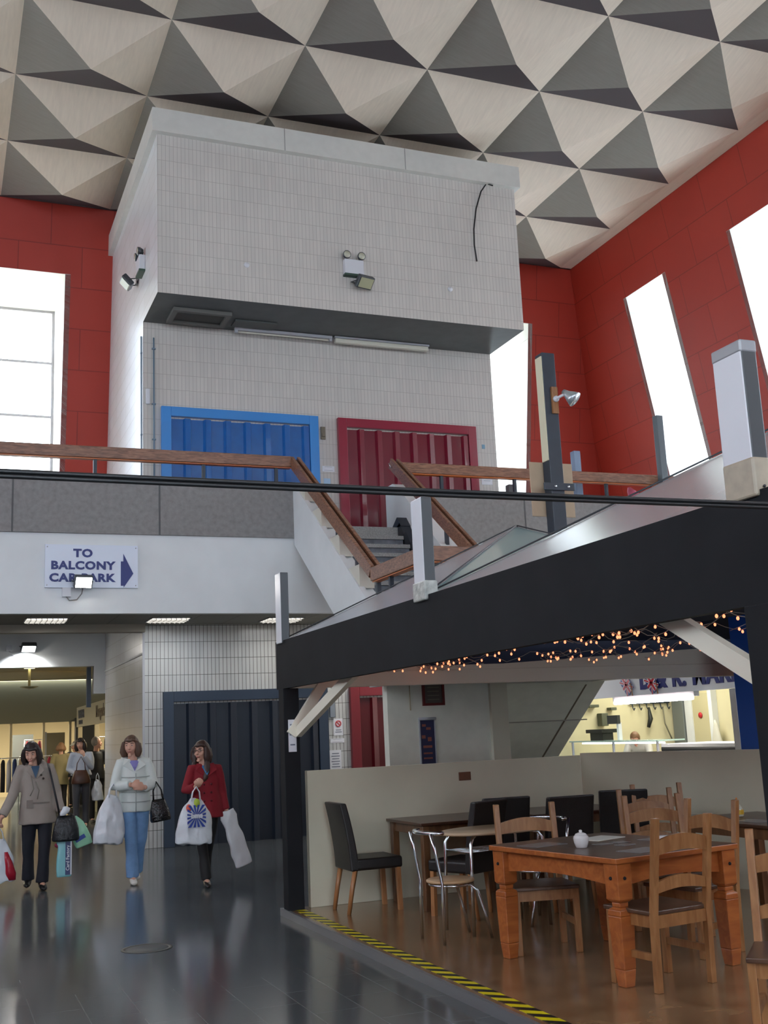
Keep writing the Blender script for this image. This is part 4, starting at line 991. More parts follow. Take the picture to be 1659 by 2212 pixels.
def interp(a, b, t): return Vector(a)*(1-t)+Vector(b)*t
def arm_pts(sh, el, wr, n=3):
    return [interp(sh, el, i/n) for i in range(n)]+[interp(el, wr, i/n) for i in range(n+1)]
def body(t, J, vox=0.0075, s=1.0):
    """one continuous skin surface: trunk, neck, head, arms with hands, legs with feet"""
    M = MB(); hd = Vector(J['head']); Rm = rotm(*J.get('turn', (0,0)))
    nb = Vector(J['neck']); pv = Vector(J['pelvis'])
    M.tube([pv+Vector((0,0,-0.06)), pv, interp(pv, nb, 0.3), interp(pv, nb, 0.6), interp(pv, nb, 0.88), nb+Vector((0,0,0.0))], [(0.08,0.10),(0.095,0.145),(0.085,0.115),(0.088,0.13),(0.07,0.115),(0.052,0.055)], 20)
    M.tube([nb+Vector((0,0,-0.04)), interp(nb, hd, 0.5), hd+Rm@Vector((0,0.02,-0.04))], [0.058,0.050,0.052], 14)
    add_head(M, hd, Rm, s)
    for k, S in ((-1, 'L'), (1, 'R')):
        sh, el, wr = (Vector(J[q+S]) for q in ('sh', 'el', 'wr'))
        M.tube([interp(nb, sh, 0.5)]+arm_pts(sh, el, wr), [0.040,0.043,0.042,0.041,0.039,0.038,0.033,0.026], 12)
        d, n, th, cu = J['hand'+S]; add_hand(M, wr, d, n, th, cu, s)
        hp, kn, an = (Vector(J[q+S]) for q in ('hp', 'kn', 'an'))
        M.tube([hp, interp(hp, kn, 0.5), kn, interp(kn, an, 0.35), interp(kn, an, 0.8), an], [0.080,0.066,0.046,0.046,0.034,0.034], 14)
        to = Vector(J['to'+S]); M.tube([an+Vector((0,0.03,-0.02)), interp(an, to, 0.5)+Vector((0,0,-0.01)), to], [0.034,0.036,0.022], 12)
    return M.build('body', skinm, t, world=False, remesh=vox, smoothit=2)
def sleeve(M, sh, el, wr, r0=0.068, r1=0.055, r2=0.043, nb=None):
    pts = arm_pts(sh, el, wr); rs = [r0,r0*0.97,r0*0.9,r1*1.02,r1*0.95,r2*1.05,r2]
    if nb is not None: pts = [interp(nb, sh, 0.45)]+pts; rs = [r0*0.85]+rs
    M.tube(pts, rs, 14)
def trousers(t, J, m, w=(0.095,0.085,0.068,0.062,0.062), hem=0.03, nm='trousers', vox=0.011):
    M = MB(); pv = Vector(J['pelvis'])
    M.tube([pv+Vector((0,0,0.12)), pv+Vector((0,0,0.02)), pv+Vector((0,0,-0.08))], [(0.108,0.145),(0.118,0.165),(0.105,0.13)], 20)
    for S in 'LR':
        hp, kn, an = (Vector(J[q+S]) for q in ('hp', 'kn', 'an')); a2 = an+(kn-an).normalized()*hem
        M.tube([hp+Vector((0,0,0.02)), interp(hp, kn, 0.45), kn, interp(kn, a2, 0.4), a2-Vector((0,0,0.03))], list(w), 16)
    return M.build(nm, m, t, world=False, remesh=vox, smoothit=3, noiseamp=0.005, nf=10, nz=0.8)
def shoes(t, J, m, h=0.05):
    for S in 'LR':
        an = Vector(J['an'+S]); to = Vector(J['to'+S]); d = (to-an); d.z = 0; d.normalize()
        z0 = J.get('lift'+S, 0.0); M = MB(); hb = Vector((an.x, an.y, z0))-d*0.055
        pts = [hb+Vector((0,0,0.042)), hb+d*0.06+Vector((0,0,0.048)), hb+d*0.14+Vector((0,0,0.038)), hb+d*0.215+Vector((0,0,0.026)), hb+d*0.245+Vector((0,0,0.018))]
        M.tube(pts, [(0.034,0.040),(0.036,0.046),(0.042,0.037),(0.037,0.025),(0.018,0.014)], 14)
        M.tube([Vector((an.x,an.y,z0+0.06)), Vector((an.x,an.y,z0+0.05+h))], [0.044,0.046], 14)
        M.build('shoe', m, t, world=False, remesh=0.008, smoothit=2)
def hair(t, J, m, kind='bob', s=1.0, length=0.12):
    c = Vector(J['head']); Rm = rotm(*J.get('turn', (0,0))); P = lambda x, y, z: c+Rm@Vector((x*s, y*s, z*s)); M = MB()
    def capfn(v, q):
        if v.y < -0.1 and v.z < 0.42: q.y = max(q.y, -0.045)
        return q
    M.ell(P(0,0.016,0.030), (0.088*s,0.098*s,0.106*s), Rm, nu=24, nv=16, fn=capfn)
    if kind in ('bob', 'long'):
        L = length
        for k in (-1, 1):
            M.tube([P(k*0.070,-0.028,0.055), P(k*0.084,-0.022,0.0), P(k*0.088,-0.018,-L*0.5), P(k*0.080,-0.02,-L)], [(0.022,0.03),(0.024,0.042),(0.024,0.048),(0.012,0.028)], 12)
            M.tube([P(k*0.058,0.035,0.03), P(k*0.07,0.045,-0.05), P(k*0.07,0.045,-L)], [(0.05,0.05),(0.046,0.048),(0.026,0.03)], 12)
        M.tube([P(0,0.06,0.03), P(0,0.085,-0.04), P(0,0.075,-L)], [(0.08,0.05),(0.08,0.046),(0.05,0.028)], 14)
        M.tube([P(-0.05,-0.066,0.075), P(-0.01,-0.088,0.072), P(0.035,-0.078,0.080), P(0.066,-0.05,0.066)], [0.014,0.019,0.018,0.015], 10)
    if kind == 'long':
        for k in (-1, 1):
            M.tube([P(k*0.082,-0.02,-L), P(k*0.092,-0.05,-L-0.09), P(k*0.085,-0.075,-L-0.17), P(k*0.07,-0.085,-L-0.21)], [(0.026,0.034),(0.028,0.036),(0.022,0.03),(0.008,0.012)], 12)
        M.tube([P(0,0.075,-L*0.5), P(0,0.095,-L-0.08), P(0,0.095,-L-0.18)], [(0.085,0.045),(0.09,0.05),(0.05,0.02)], 14)
    return M.build('hair', m, t, world=False, remesh=0.0075, smoothit=9, noiseamp=0.006, nf=22, nz=0.25)
def torso_coat(t, J, m, hem, rx=(0.175,0.165,0.185,0.2), ry=(0.115,0.12,0.13,0.14), vox=0.011, nm='coat', sl=(0.068,0.056,0.045), open_neck=True, cuff=0.02, hood=False):
    nb = Vector(J['neck']); pv = Vector(J['pelvis']); M = MB(); shz = (Vector(J['shL']).z+Vector(J['shR']).z)/2
    ch = Vector((interp(pv, nb, 0.72).x, interp(pv, nb, 0.72).y, shz-0.12)); wa = interp(pv, nb, 0.35); hz = Vector((pv.x, pv.y, hem))
    M.loft([(hz.x,hz.y,hem,rx[3],ry[3]), (hz.x,hz.y,hem+0.01,rx[3]*1.01,ry[3]*1.01), (interp(hz,wa,.5).x,interp(hz,wa,.5).y,(hem+wa.z)/2,rx[2],ry[2]), (wa.x,wa.y,wa.z,rx[1],ry[1]), (ch.x,ch.y,ch.z,rx[0],ry[0]), (nb.x,nb.y,shz-0.005,rx[0]*0.86,ry[0]*0.80), (nb.x,nb.y+0.01,shz+0.035,0.095,0.075)], 26)
    for S in 'LR':
        sh, el, wr = (Vector(J[q+S]) for q in ('sh', 'el', 'wr')); w2 = wr+(el-wr).normalized()*cuff
        sleeve(M, sh, el, w2, *sl, nb=Vector((nb.x,nb.y,shz+0.01)))
    if hood:
        M.tube([nb+Vector((-0.115,-0.02,-0.01)), nb+Vector((-0.09,0.075,0.03)), nb+Vector((0,0.11,0.045)), nb+Vector((0.09,0.075,0.03)), nb+Vector((0.115,-0.02,-0.01))], [0.03,0.045,0.055,0.045,0.03], 12)
    o = M.build(nm, m, t, world=False, remesh=vox, smoothit=3, noiseamp=0.009, nf=9, nz=0.6)
    return o
def collar(t, J, m, w=0.10, h=0.07, drop=0.12, nm='collar'):
    nb = Vector(J['neck']); M = MB()
    for k in (-1, 1):
        a = nb+Vector((k*0.012,-0.112,-drop)); b = nb+Vector((k*w,-0.095,-0.055)); c = nb+Vector((k*w*0.8,-0.03,0.02)); d = nb+Vector((k*0.045,-0.060,0.012))
        M.add([a,b,c,d, a+Vector((0,-0.014,0)), b+Vector((0,-0.014,0.003)), c+Vector((0,-0.012,0.008)), d+Vector((0,-0.010,0.008))], [(0,1,2,3),(7,6,5,4),(0,4,5,1),(1,5,6,2),(2,6,7,3),(3,7,4,0)])
    return M.build(nm, m, t, world=False, bevel=0.005)
def vneck(t, J, m, w=0.05, drop=0.13, nm='top'):
    nb = Vector(J['neck'])
    M = MB(); M.add([nb+Vector((-w,-0.072,0.0)), nb+Vector((w,-0.072,0.0)), nb+Vector((w*0.4,-0.124,-drop*0.6)), nb+Vector((0,-0.130,-drop)), nb+Vector((-w*0.4,-0.124,-drop*0.6)), nb+Vector((-w,-0.02,0.0)), nb+Vector((w,-0.02,0.0)), nb+Vector((0,-0.06,-drop))], [(0,1,2,4),(4,2,3),(0,4,7,5),(1,6,7,2),(5,6,1,0),(4,3,7),(3,2,7),(5,7,6)])
    return M.build(nm, m, t, world=False)
def buttons(t, pts, m, r=0.012, off=-0.005):
    for p in pts: MB().tube([Vector(p), Vector(p)+Vector((0,-0.008,0))], r, 12).build('button', m, t, world=False)
plast = mat('carrier_white', (214,218,224), 0.28, var=0.06, vscale=10, bump=0.5, bscale=14); 
def carrier(nm, lab, cat, top, w, h, d, m, tilt=0.0, yaw=0.0, sq=2.6, handles=True, hm=None, amp=0.012, grp=None, neck=0.35):
    """carrier bag hanging from the world point top"""
    t = thing(nm, lab, cat, top, yaw, grp)
    Rm = Matrix.Rotation(tilt, 3, 'Y'); hh = 0.10 if handles else 0.0
    prof = [(h, 0.80, 0.75), (h*0.985, 0.96, 0.95), (h*0.8, 1.0, 1.0), (h*0.55, 0.95, 0.95), (h*0.32, 0.80, 0.62), (h*0.15, neck+0.22, 0.34), (h*0.0+0.02, neck, 0.18)]
    M = MB(); M.loft([(0,0,-hh-z,w/2*a,d/2*b) for z, a, b in prof], 28, 0, sq); M.v = [Rm@v for v in M.v]
    b_ = M.build('bag_body', m, t, world=False, remesh=0.009, smoothit=1, noiseamp=amp*1.7, nf=13, nz=0.6)
    if handles:
        for k in (-1, 1):
            M = MB(); M.tube([(-w*neck*0.42,k*d*0.08,-hh-0.05), (-w*neck*0.30,k*d*0.04,-hh*0.5), (0,k*0.005,0.004), (w*neck*0.30,k*d*0.04,-hh*0.5), (w*neck*0.42,k*d*0.08,-hh-0.05)], [(0.022,0.006),(0.016,0.006),(0.010,0.007),(0.016,0.006),(0.022,0.006)], 10)
            M.v = [Rm@v for v in M.v]; M.build('handle', hm or m, t, world=False)
    return t
def handbag(nm, lab, top, w, h, d, m, drop=0.22, yaw=0.0, tilt=0.0):
    t = thing(nm, lab, 'bag', top, yaw); Rm = Matrix.Rotation(tilt, 3, 'Y')
    M = MB().loft([(0,0,-drop-h,w*0.46,d*0.5),(0,0,-drop-h+0.02,w*0.5,d*0.55),(0,0,-drop-h*0.5,w*0.46,d*0.5),(0,0,-drop-h*0.12,w*0.34,d*0.3),(0,0,-drop,w*0.30,d*0.16)], 26, 0, 2.6); M.v = [Rm@v for v in M.v]
    M.build('bag_body', m, t, world=False, noiseamp=0.006)
    for k in (-1, 1):
        M = MB(); M.tube([(-w*0.24,k*d*0.12,-drop-0.02), (-w*0.2,k*d*0.08,-drop*0.5), (0,k*0.01,0), (w*0.2,k*d*0.08,-drop*0.5), (w*0.24,k*d*0.12,-drop-0.02)], 0.007, 8); M.v = [Rm@v for v in M.v]; M.build('handle', m, t, world=False)
    return t
def rel(base, p): return (base[0]+p[0], base[1]+p[1], base[2]+p[2])
# --- woman in the white jacket
B2 = (2.19, 13.52, 0.0)
t = thing('person', 'person in white padded jacket and pale blue jeans, hands clasped, walking', 'person', B2)
J = dict(head=(-0.045,-0.02,1.545), turn=(R_(-24), R_(4)), neck=(-0.02,0.0,1.385), pelvis=(0.0,0.0,0.93),
  shL=(-0.165,0.0,1.345), elL=(-0.245,-0.06,1.10), wrL=(-0.075,-0.235,1.115), handL=((0.95,-0.15,-0.05),(0.1,1,-0.2),1,0.55),
  shR=(0.145,0.0,1.345), elR=(0.205,-0.06,1.10), wrR=(0.075,-0.225,1.075), handR=((-0.95,-0.25,0.12),(0.0,1,-0.2),-1,0.55),
  hpL=(-0.08,0.0,0.90), knL=(-0.055,-0.06,0.50), anL=(-0.03,-0.05,0.085), toL=(-0.04,-0.20,0.03),
  hpR=(0.085,0.0,0.90), knR=(0.07,0.02,0.50), anR=(0.035,0.16,0.13), toR=(0.03,0.04,0.04), liftR=0.035)
body(t, J); face_parts(t, J['head'], rotm(*J['turn'])); hair(t, J, mat('hair_brown', (84,60,46), 0.5, var=0.3, vscale=40, stretch=(1,1,0.2)), 'bob', 1.0, 0.12)
jk = mat('jacket_white', (206,212,208), 0.5, bump=0.35, bscale=9)
torso_coat(t, J, jk, 0.80, (0.185,0.175,0.185,0.175), (0.13,0.135,0.14,0.13), sl=(0.072,0.062,0.05), hood=True)
vneck(t, J, mat('lilac_top', (128,124,184), 0.7), 0.06, 0.12); collar(t, J, jk, 0.135, 0.07, 0.13)
M = MB()
for z in (1.20, 1.03, 0.92): M.tube([(-0.165,-0.085,z),(-0.09,-0.13,z-0.004),(0.0,-0.145,z-0.006),(0.09,-0.13,z-0.004),(0.165,-0.085,z)], 0.005, 6)
M.tube([(-0.01,-0.142,1.24),(-0.01,-0.15,1.0),(-0.01,-0.145,0.81)], 0.006, 6); M.each('seam', mat('seam_grey', (170,176,174), 0.6), t, world=False)
trousers(t, J, mat('denim_pale', (108,144,186), 0.75, var=0.12, vscale=12, bump=0.3, bscale=90), (0.095,0.088,0.072,0.068,0.078), 0.02); shoes(t, J, mat('trainer_white', (212,208,200), 0.5))
carrier('carrier_bag', 'full translucent white carrier bag on the arm of the white jacketed person', 'bag', rel(B2,(-0.265,-0.12,1.13)), 0.34, 0.56, 0.20, plast, 0.08, 0.2)
handbag('handbag', 'glossy black quilted handbag beside the white jacketed person', rel(B2,(0.225,-0.13,1.13)), 0.24, 0.25, 0.13, mat('patent_black', (16,16,18), 0.15, bump=1.0, bscale=45), 0.20, 0.1, -0.12)
# --- woman in the red coat
B3 = (2.83, 12.68, 0.0)
t = thing('person', 'person in crimson coat, black trousers and glasses with long brown hair', 'person', B3)
J = dict(head=(-0.035,-0.01,1.455), turn=(R_(-42), R_(2)), neck=(0.0,0.0,1.305), pelvis=(0.015,0.0,0.87),
  shL=(-0.145,0.0,1.265), elL=(-0.225,-0.05,1.04), wrL=(-0.145,-0.24,1.085), handL=((0.25,-0.75,0.5),(0.4,0.5,0.7),1,1.1),
  shR=(0.15,0.0,1.265), elR=(0.205,0.03,1.0), wrR=(0.24,-0.02,0.785), handR=((0.1,-0.1,-1),(-0.9,-0.2,0),1,0.9),
  hpL=(-0.065,0.0,0.85), knL=(-0.045,-0.03,0.47), anL=(0.0,-0.04,0.085), toL=(-0.02,-0.19,0.03),
  hpR=(0.09,0.0,0.85), knR=(0.05,0.05,0.47), anR=(0.035,0.2,0.15), toR=(0.03,0.09,0.045), liftR=0.05)
body(t, J, s=0.97); face_parts(t, J['head'], rotm(*J['turn']), 0.97, True); hair(t, J, mat('hair_dark', (56,34,28), 0.45, var=0.3, vscale=40, stretch=(1,1,0.2)), 'long', 0.97, 0.13)
rc = mat('coat_red', (128,14,30), 0.8, var=0.06, vscale=5)
torso_coat(t, J, rc, 0.735, (0.158,0.150,0.182,0.205), (0.112,0.118,0.14,0.155), sl=(0.06,0.052,0.045))
vneck(t, J, mat('top_blue', (60,128,178), 0.7), 0.055, 0.11); collar(t, J, rc, 0.12, 0.07, 0.12)
buttons(t, [(x,-0.128,z) for x in (-0.035,0.045) for z in (1.10,1.01,0.92)], mat('button_red', (90,14,24), 0.3))
trousers(t, J, mat('trouser_black', (18,17,19), 0.7), (0.085,0.078,0.062,0.056,0.062), 0.02); shoes(t, J, mat('shoe_black', (20,18,18), 0.35))
t = carrier('carrier_bag', 'white carrier bag printed with a blue sunburst held by the red coated person', 'bag', rel(B3,(-0.17,-0.34,1.085)), 0.40, 0.50, 0.17, plast, 0.05, 0.0, neck=0.3)
bl = mat('print_blue', (28,58,150), 0.4); M = MB(); cx, cz, hw, hh = -0.02, -0.30, 0.100, 0.115
for k in range(16):
    a0 = 2*PI*k/16+0.1; a1 = a0+PI/16*1.0
    def edge(a):
        s_ = min(hw/max(abs(math.cos(a)), 1e-3), hh/max(abs(math.sin(a)), 1e-3)); return s_*math.cos(a), s_*math.sin(a)
    e0, e1 = edge(a0), edge(a1); i0 = (0.02*math.cos(a0), 0.02*math.sin(a0)); i1 = (0.02*math.cos(a1), 0.02*math.sin(a1))
    y = -0.102; P4 = [(cx+i0[0],y,cz+i0[1]),(cx+e0[0],y,cz+e0[1]),(cx+e1[0],y,cz+e1[1]),(cx+i1[0],y,cz+i1[1])]
    M.add(P4+[(p[0],p[1]+0.012,p[2]) for p in P4], [(0,1,2,3),(7,6,5,4),(0,4,5,1),(1,5,6,2),(2,6,7,3),(3,7,4,0)])
M.v = [v+Vector((0,-0.008,0)) for v in M.v]; M.build('sunburst_print', bl, t, world=False)
textmesh('lettering', 'bms', plast, 0.075, MX(rel(t.location,(cx,-0.116,cz+0.005)), (1,0,0), (0,0,1)), t, 0.004, 0.002, 1.0)
MB().ell((0.0,-0.02,-0.17), (0.035,0.03,0.05)).build('green_goods', mat('goods_green', (168,190,60), 0.5), t, world=False); MB().ell((-0.09,-0.03,-0.22), (0.03,0.04,0.045)).build('orange_goods', mat('goods_orange', (214,84,60), 0.5), t, world=False)
t = carrier('carrier_bag', 'long narrow white bag slanting from the hand of the red coated person', 'bag', rel(B3,(0.225,-0.07,0.82)), 0.20, 0.66, 0.07, mat('bag_milky', (206,206,210), 0.3, bump=0.3, bscale=16), -0.30, 0.0, 3.2, False, amp=0.006, neck=0.8)
# --- woman in the grey coat
B1 = (1.13, 13.83, 0.0)
t = thing('person', 'person in grey duffle coat and dark trousers carrying several bags', 'person', B1)
J = dict(head=(-0.085,-0.06,1.515), turn=(R_(-14), R_(20)), neck=(-0.04,0.0,1.375), pelvis=(0.0,0.0,0.92),
  shL=(-0.20,0.0,1.335), elL=(-0.275,-0.01,1.06), wrL=(-0.40,-0.12,0.82), handL=((-0.35,-0.5,-0.75),(0.8,-0.3,-0.2),-1,1.0),
  shR=(0.125,0.0,1.335), elR=(0.205,0.02,1.05), wrR=(0.255,-0.10,0.83), handR=((0.1,-0.25,-0.95),(-0.9,-0.2,0),1,1.0),
  hpL=(-0.085,0.0,0.89), knL=(-0.095,0.04,0.49), anL=(-0.085,0.12,0.11), toL=(-0.11,-0.03,0.035), liftL=0.025,
  hpR=(0.085,0.0,0.89), knR=(0.075,-0.07,0.49), anR=(0.05,-0.10,0.085), toR=(0.06,-0.25,0.03))
body(t, J); face_parts(t, J['head'], rotm(*J['turn'])); hair(t, J, mat('hair_black', (40,30,28), 0.45, var=0.3, vscale=40, stretch=(1,1,0.2)), 'bob', 1.04, 0.13)
gc = mat('coat_grey', (150,140,132), 0.85, var=0.08, vscale=6)
torso_coat(t, J, gc, 0.72, (0.175,0.17,0.195,0.21), (0.12,0.125,0.135,0.145), sl=(0.07,0.06,0.05), hood=True)
vneck(t, J, mat('top_petrol', (52,78,104), 0.7), 0.05, 0.14); collar(t, J, gc, 0.10, 0.07, 0.15)
tg = mat('toggle_dark', (60,48,40), 0.5); buttons(t, [(0.02,-0.132,1.27),(0.045,-0.138,1.23)], tg, 0.013)
M = MB().tube([(-0.09,-0.128,1.27),(-0.06,-0.15,1.12),(-0.10,-0.15,1.04)], 0.006, 6).tube([(-0.04,-0.135,1.20),(0.0,-0.15,1.10),(-0.02,-0.155,1.0)], 0.006, 6); M.each('drawstring', mat('cord_grey', (120,112,104), 0.8), t, world=False)
MB().obox((0.02,-0.142,0.965), (0.20,0.012,0.012)).obox((-0.10,-0.138,0.95), (0.07,0.012,0.09)).build('pocket_flap', mat('coat_grey_dark', (132,122,115), 0.85), t, world=False)
trousers(t, J, mat('trouser_navy', (22,24,34), 0.8), (0.092,0.085,0.068,0.062,0.072), 0.02); shoes(t, J, MATS['shoe_black'])
MB().tube([(0.105,-0.02,1.395),(0.12,-0.125,1.30),(0.165,-0.15,1.1),(0.20,-0.15,0.95),(0.235,-0.12,0.80)], [(0.012,0.004)]*5, 8).build('shoulder_strap', mat('strap_black', (24,24,30), 0.5), t, world=False)
t = carrier('carrier_bag', 'white and red carrier bag at the left edge of the picture', 'bag', rel(B1,(-0.43,-0.20,0.72)), 0.25, 0.50, 0.14, mat('bag_pale', (206,214,222), 0.3, bump=0.4, bscale=14), -0.12, 0.1)
M = MB().loft([(0.135,-0.02,-0.575,0.052,0.055),(0.125,-0.03,-0.5,0.062,0.062),(0.10,-0.03,-0.38,0.045,0.058),(0.075,-0.03,-0.27,0.018,0.04)], 18, 0, 2.6); M.build('red_panel', mat('bag_red', (160,22,44), 0.35), t, world=False)
handbag('handbag', 'dark ribbed shoulder bag in the left hand group of the grey coated person', rel(B1,(0.30,-0.17,0.83)), 0.31, 0.28, 0.13, mat('bag_black', (22,24,28), 0.4, bump=0.9, bscale=30), 0.03, 0.05)
t = carrier('carrier_bag', 'teal and navy striped card shop bag below the black shoulder bag', 'bag', rel(B1,(0.285,-0.14,0.60)), 0.17, 0.48, 0.07, mat('bag_teal', (126,190,196), 0.35, bump=0.2, bscale=12), 0.0, 0.0, 5.0, False, amp=0.002, neck=0.9)
MB().box(0.012,-0.0425,-0.455,0.066,-0.036,-0.09).build('navy_stripe', mat('stripe_navy', (34,48,96), 0.4), t, world=False)
MB().box(0.066,-0.041,-0.455,0.082,-0.034,-0.09).build('white_stripe', plast, t, world=False)
textmesh('lettering', 'Card Factory', plast, 0.052, MX(rel(t.location,(0.039,-0.044,-0.27)), (0,0,1), (-1,0,0)), t, 0.001, 0.001, 1.0)
o = carrier('carrier_bag', 'pale green and white pointed bag sticking out behind the black shoulder bag', 'bag', rel(B1,(0.40,-0.05,0.80)), 0.20, 0.38, 0.08, mat('bag_mint', (150,206,170), 0.4, bump=0.3, bscale=14), -0.32, 0.0, 3.0, False, amp=0.004, neck=0.2)
MB().obox((0.07,-0.046,-0.27), (0.12,0.008,0.045), Matrix.Rotation(-0.5,3,'Y')).build('printed_band', bl, o, world=False)
o = MB().ell(rel(B1,(0.235,-0.12,0.47)), (0.055,0.04,0.035)).ell(rel(B1,(0.275,-0.12,0.455)), (0.04,0.035,0.03)).build('scarf', mat('scarf_maroon', (120,30,60), 0.8), noiseamp=0.01); tag(o, 'maroon cloth end poking out beneath the black shoulder bag', 'scarf')
o = MB().loft([(1.13+0.255,13.60,0.80,0.03,0.03),(1.13+0.27,13.60,0.84,0.05,0.035),(1.13+0.29,13.60,0.88,0.045,0.03),(1.13+0.28,13.60,0.90,0.02,0.015)], 14).build('paper_bag', plast, noiseamp=0.02); tag(o, 'crumpled white paper bag held in the hand above the black shoulder bag', 'bag')
# --- people farther back in the market hall
def simple(lab, loc, rz, H, coat, trou, hairm, hk='bob', hem=0.75, J=None, hat=None, cardl=0.1, sk=1.0):
    t = thing('person', lab, 'person', loc, rz)
    k = H/1.7
    D = dict(head=(0,-0.02,1.57), turn=(0,0), neck=(0,0.01,1.41), pelvis=(0,0,0.94), shL=(-0.17,0,1.37), elL=(-0.23,0.02,1.10), wrL=(-0.22,-0.10,0.88), handL=((0,-0.2,-1),(0.9,0,0),-1,0.5),
      shR=(0.17,0,1.37), elR=(0.23,0.02,1.10), wrR=(0.22,-0.10,0.88), handR=((0,-0.2,-1),(-0.9,0,0),1,0.5), hpL=(-0.085,0,0.90), knL=(-0.09,-0.02,0.5), anL=(-0.09,0.0,0.085), toL=(-0.1,-0.15,0.03), hpR=(0.085,0,0.90), knR=(0.09,-0.02,0.5), anR=(0.09,0.0,0.085), toR=(0.1,-0.15,0.03))
    if J: D.update(J)
    body(t, D, 0.011); face_parts(t, D['head'], rotm(*D['turn']))
    if hat: 
        M = MB(); c = Vector(D['head']); M.ell(c+Vector((0,0.012,0.055)), (0.088,0.10,0.075), rotm(*D['turn'])); M.ell(c+rotm(*D['turn'])@Vector((0,-0.09,0.04)), (0.06,0.06,0.012), rotm(*D['turn'])); M.build('cap', hat, t, world=False, remesh=0.009, smoothit=1)
    hair(t, D, hairm, hk, 1.0, cardl)
    torso_coat(t, D, coat, hem, vox=0.013); trousers(t, D, trou, vox=0.014); shoes(t, D, MATS['shoe_black'])
    t.scale = (k, k, k)
    return t
hg = mat('hair_grey', (140,132,122), 0.6); hl = mat('hair_fair', (150,112,80), 0.55)
simple('person in beige raincoat seen from behind in the market hall', (2.90, 29.0, 0), R_(180), 1.66, mat('coat_beige', (150,140,104), 0.8), MATS['trouser_black'], hl, 'bob', 0.66, cardl=0.08)
handbag('handbag', 'black handbag hanging at the side of the beige raincoat', (3.17, 28.75, 1.30), 0.26, 0.24, 0.12, MATS['bag_black'], 0.24)
simple('person in white cap and dark jacket leaning on a walking stick', (3.42, 30.6, 0), R_(-30), 1.68, mat('jacket_dark', (34,36,38), 0.7), MATS['trouser_black'], hg, 'short', 0.80, dict(turn=(R_(-40),R_(8)), wrL=(-0.24,-0.22,0.86), elL=(-0.24,0,1.10)), hat=mat('cap_white', (206,202,190), 0.7))
o = MB().tube([(3.22,30.3,0.0),(3.21,30.3,0.85),(3.22,30.26,0.90),(3.22,30.18,0.89)], 0.011, 8).build('walking_stick', mat('stick_brown', (134,84,44), 0.5)); tag(o, 'brown walking stick planted on the market hall floor', 'stick')
simple('person in pale top and grey trousers with a hand raised to the chin', (2.70, 23.1, 0), R_(-12), 1.72, mat('top_pale', (178,184,196), 0.7), mat('trouser_grey', (74,74,80), 0.8), MATS['hair_black'], 'bob', 0.98, dict(head=(-0.02,-0.02,1.57), turn=(R_(-8),R_(6)), elR=(0.20,-0.10,1.12), wrR=(0.06,-0.20,1.37), handR=((-0.3,0.2,0.9),(-0.4,0.9,0),1,1.0), elL=(-0.24,-0.02,1.10), wrL=(-0.05,-0.2,1.02), handL=((1,-0.1,0),(0.1,1,0),1,0.8)), cardl=0.13)
handbag('handbag', 'brown leather slouch bag on the hip of the pale topped person', (2.66, 22.83, 1.36), 0.36, 0.26, 0.14, mat('leather_brown', (74,44,30), 0.4, var=0.2), 0.26)
carrier('carrier_bag', 'white carrier bag between the pale topped person and the stall', 'bag', (3.0, 23.0, 1.02), 0.22, 0.42, 0.14, plast)
simple('person in dark jacket with grey hair leaning an elbow on the stall', (3.14, 24.3, 0), R_(15), 1.74, MATS['jacket_dark'], MATS['trouser_black'], hg, 'short', 0.85, dict(turn=(R_(60),0), elR=(0.30,-0.12,1.15), wrR=(0.46,-0.26,1.18), handR=((0.5,-0.5,-0.6),(-0.5,-0.6,0.3),1,0.7)))
simple('person in white coat bending over the butcher stall counter', (11.2, 16.35, 0), R_(-50), 1.62, mat('coat_white', (206,204,196), 0.8), MATS['trouser_grey'], mat('hair_mid', (120,88,60), 0.6), 'short', 0.70, dict(head=(0,-0.42,1.34), turn=(0,R_(50)), neck=(0,-0.28,1.29), pelvis=(0,0.08,0.92), shL=(-0.17,-0.24,1.26), shR=(0.17,-0.24,1.26), elL=(-0.22,-0.34,1.05), wrL=(-0.15,-0.5,0.95), elR=(0.22,-0.34,1.05), wrR=(0.15,-0.5,0.95)))
# ------------------------------------------------------------------ market hall beyond the balcony
hw = mat('hall_olive', (128,126,104), 0.7); hc = mat('hall_ceiling', (176,160,120), 0.6)
struct(MB().box(XL,22.15,3.35,12,31.9,3.45).build('ceiling_hall', hc))
struct(MB().box(XL,32.0,2.22,12,32.3,3.35).build('wall_hall', hw))
struct(MB().box(XL-0.2,22.15,0,XL,40,4).box(XL,39.6,0,12,39.8,4).box(12,22,0,12.2,40,4).box(XL,32.3,3.0,12,39.6,3.1).build('wall_hall_rear', mat('shop_wall', (216,200,160), 0.7)))
t = thing('ceiling_disc', 'large pale round raised disc in the market hall ceiling', 'ceiling feature', (2.0, 29.3, 3.35))
MB().lathe([(0.001,-0.03),(1.5,-0.03),(1.62,-0.005),(1.62,0.0)], (2.0,29.3,3.35), 48).build('disc', mat('disc_cream', (206,190,150), 0.6), t)
t = thing('pendant_lamp', 'pendant bowl lamp hanging from the round ceiling disc', 'lamp', (1.93, 26.4, 3.35))
MB().lathe([(0.12,-0.03),(0.12,0.0)], (1.93,26.4,3.35), 24).build('rose', mat('lamp_glow', (255,240,190), 0.5, emit=1.5), t)
MB().tube([(1.93,26.4,3.32),(1.93,26.4,2.93)], 0.028, 12).build('stem', mat('stem_cream', (236,226,170), 0.4), t)
MB().lathe([(0.02,-0.05),(0.12,-0.03),(0.2,0.01),(0.2,0.015),(0.12,-0.01)], (1.93,26.4,2.90), 32).build('bowl', mat('bowl_metal', (150,146,116), 0.3, 0.4), t)
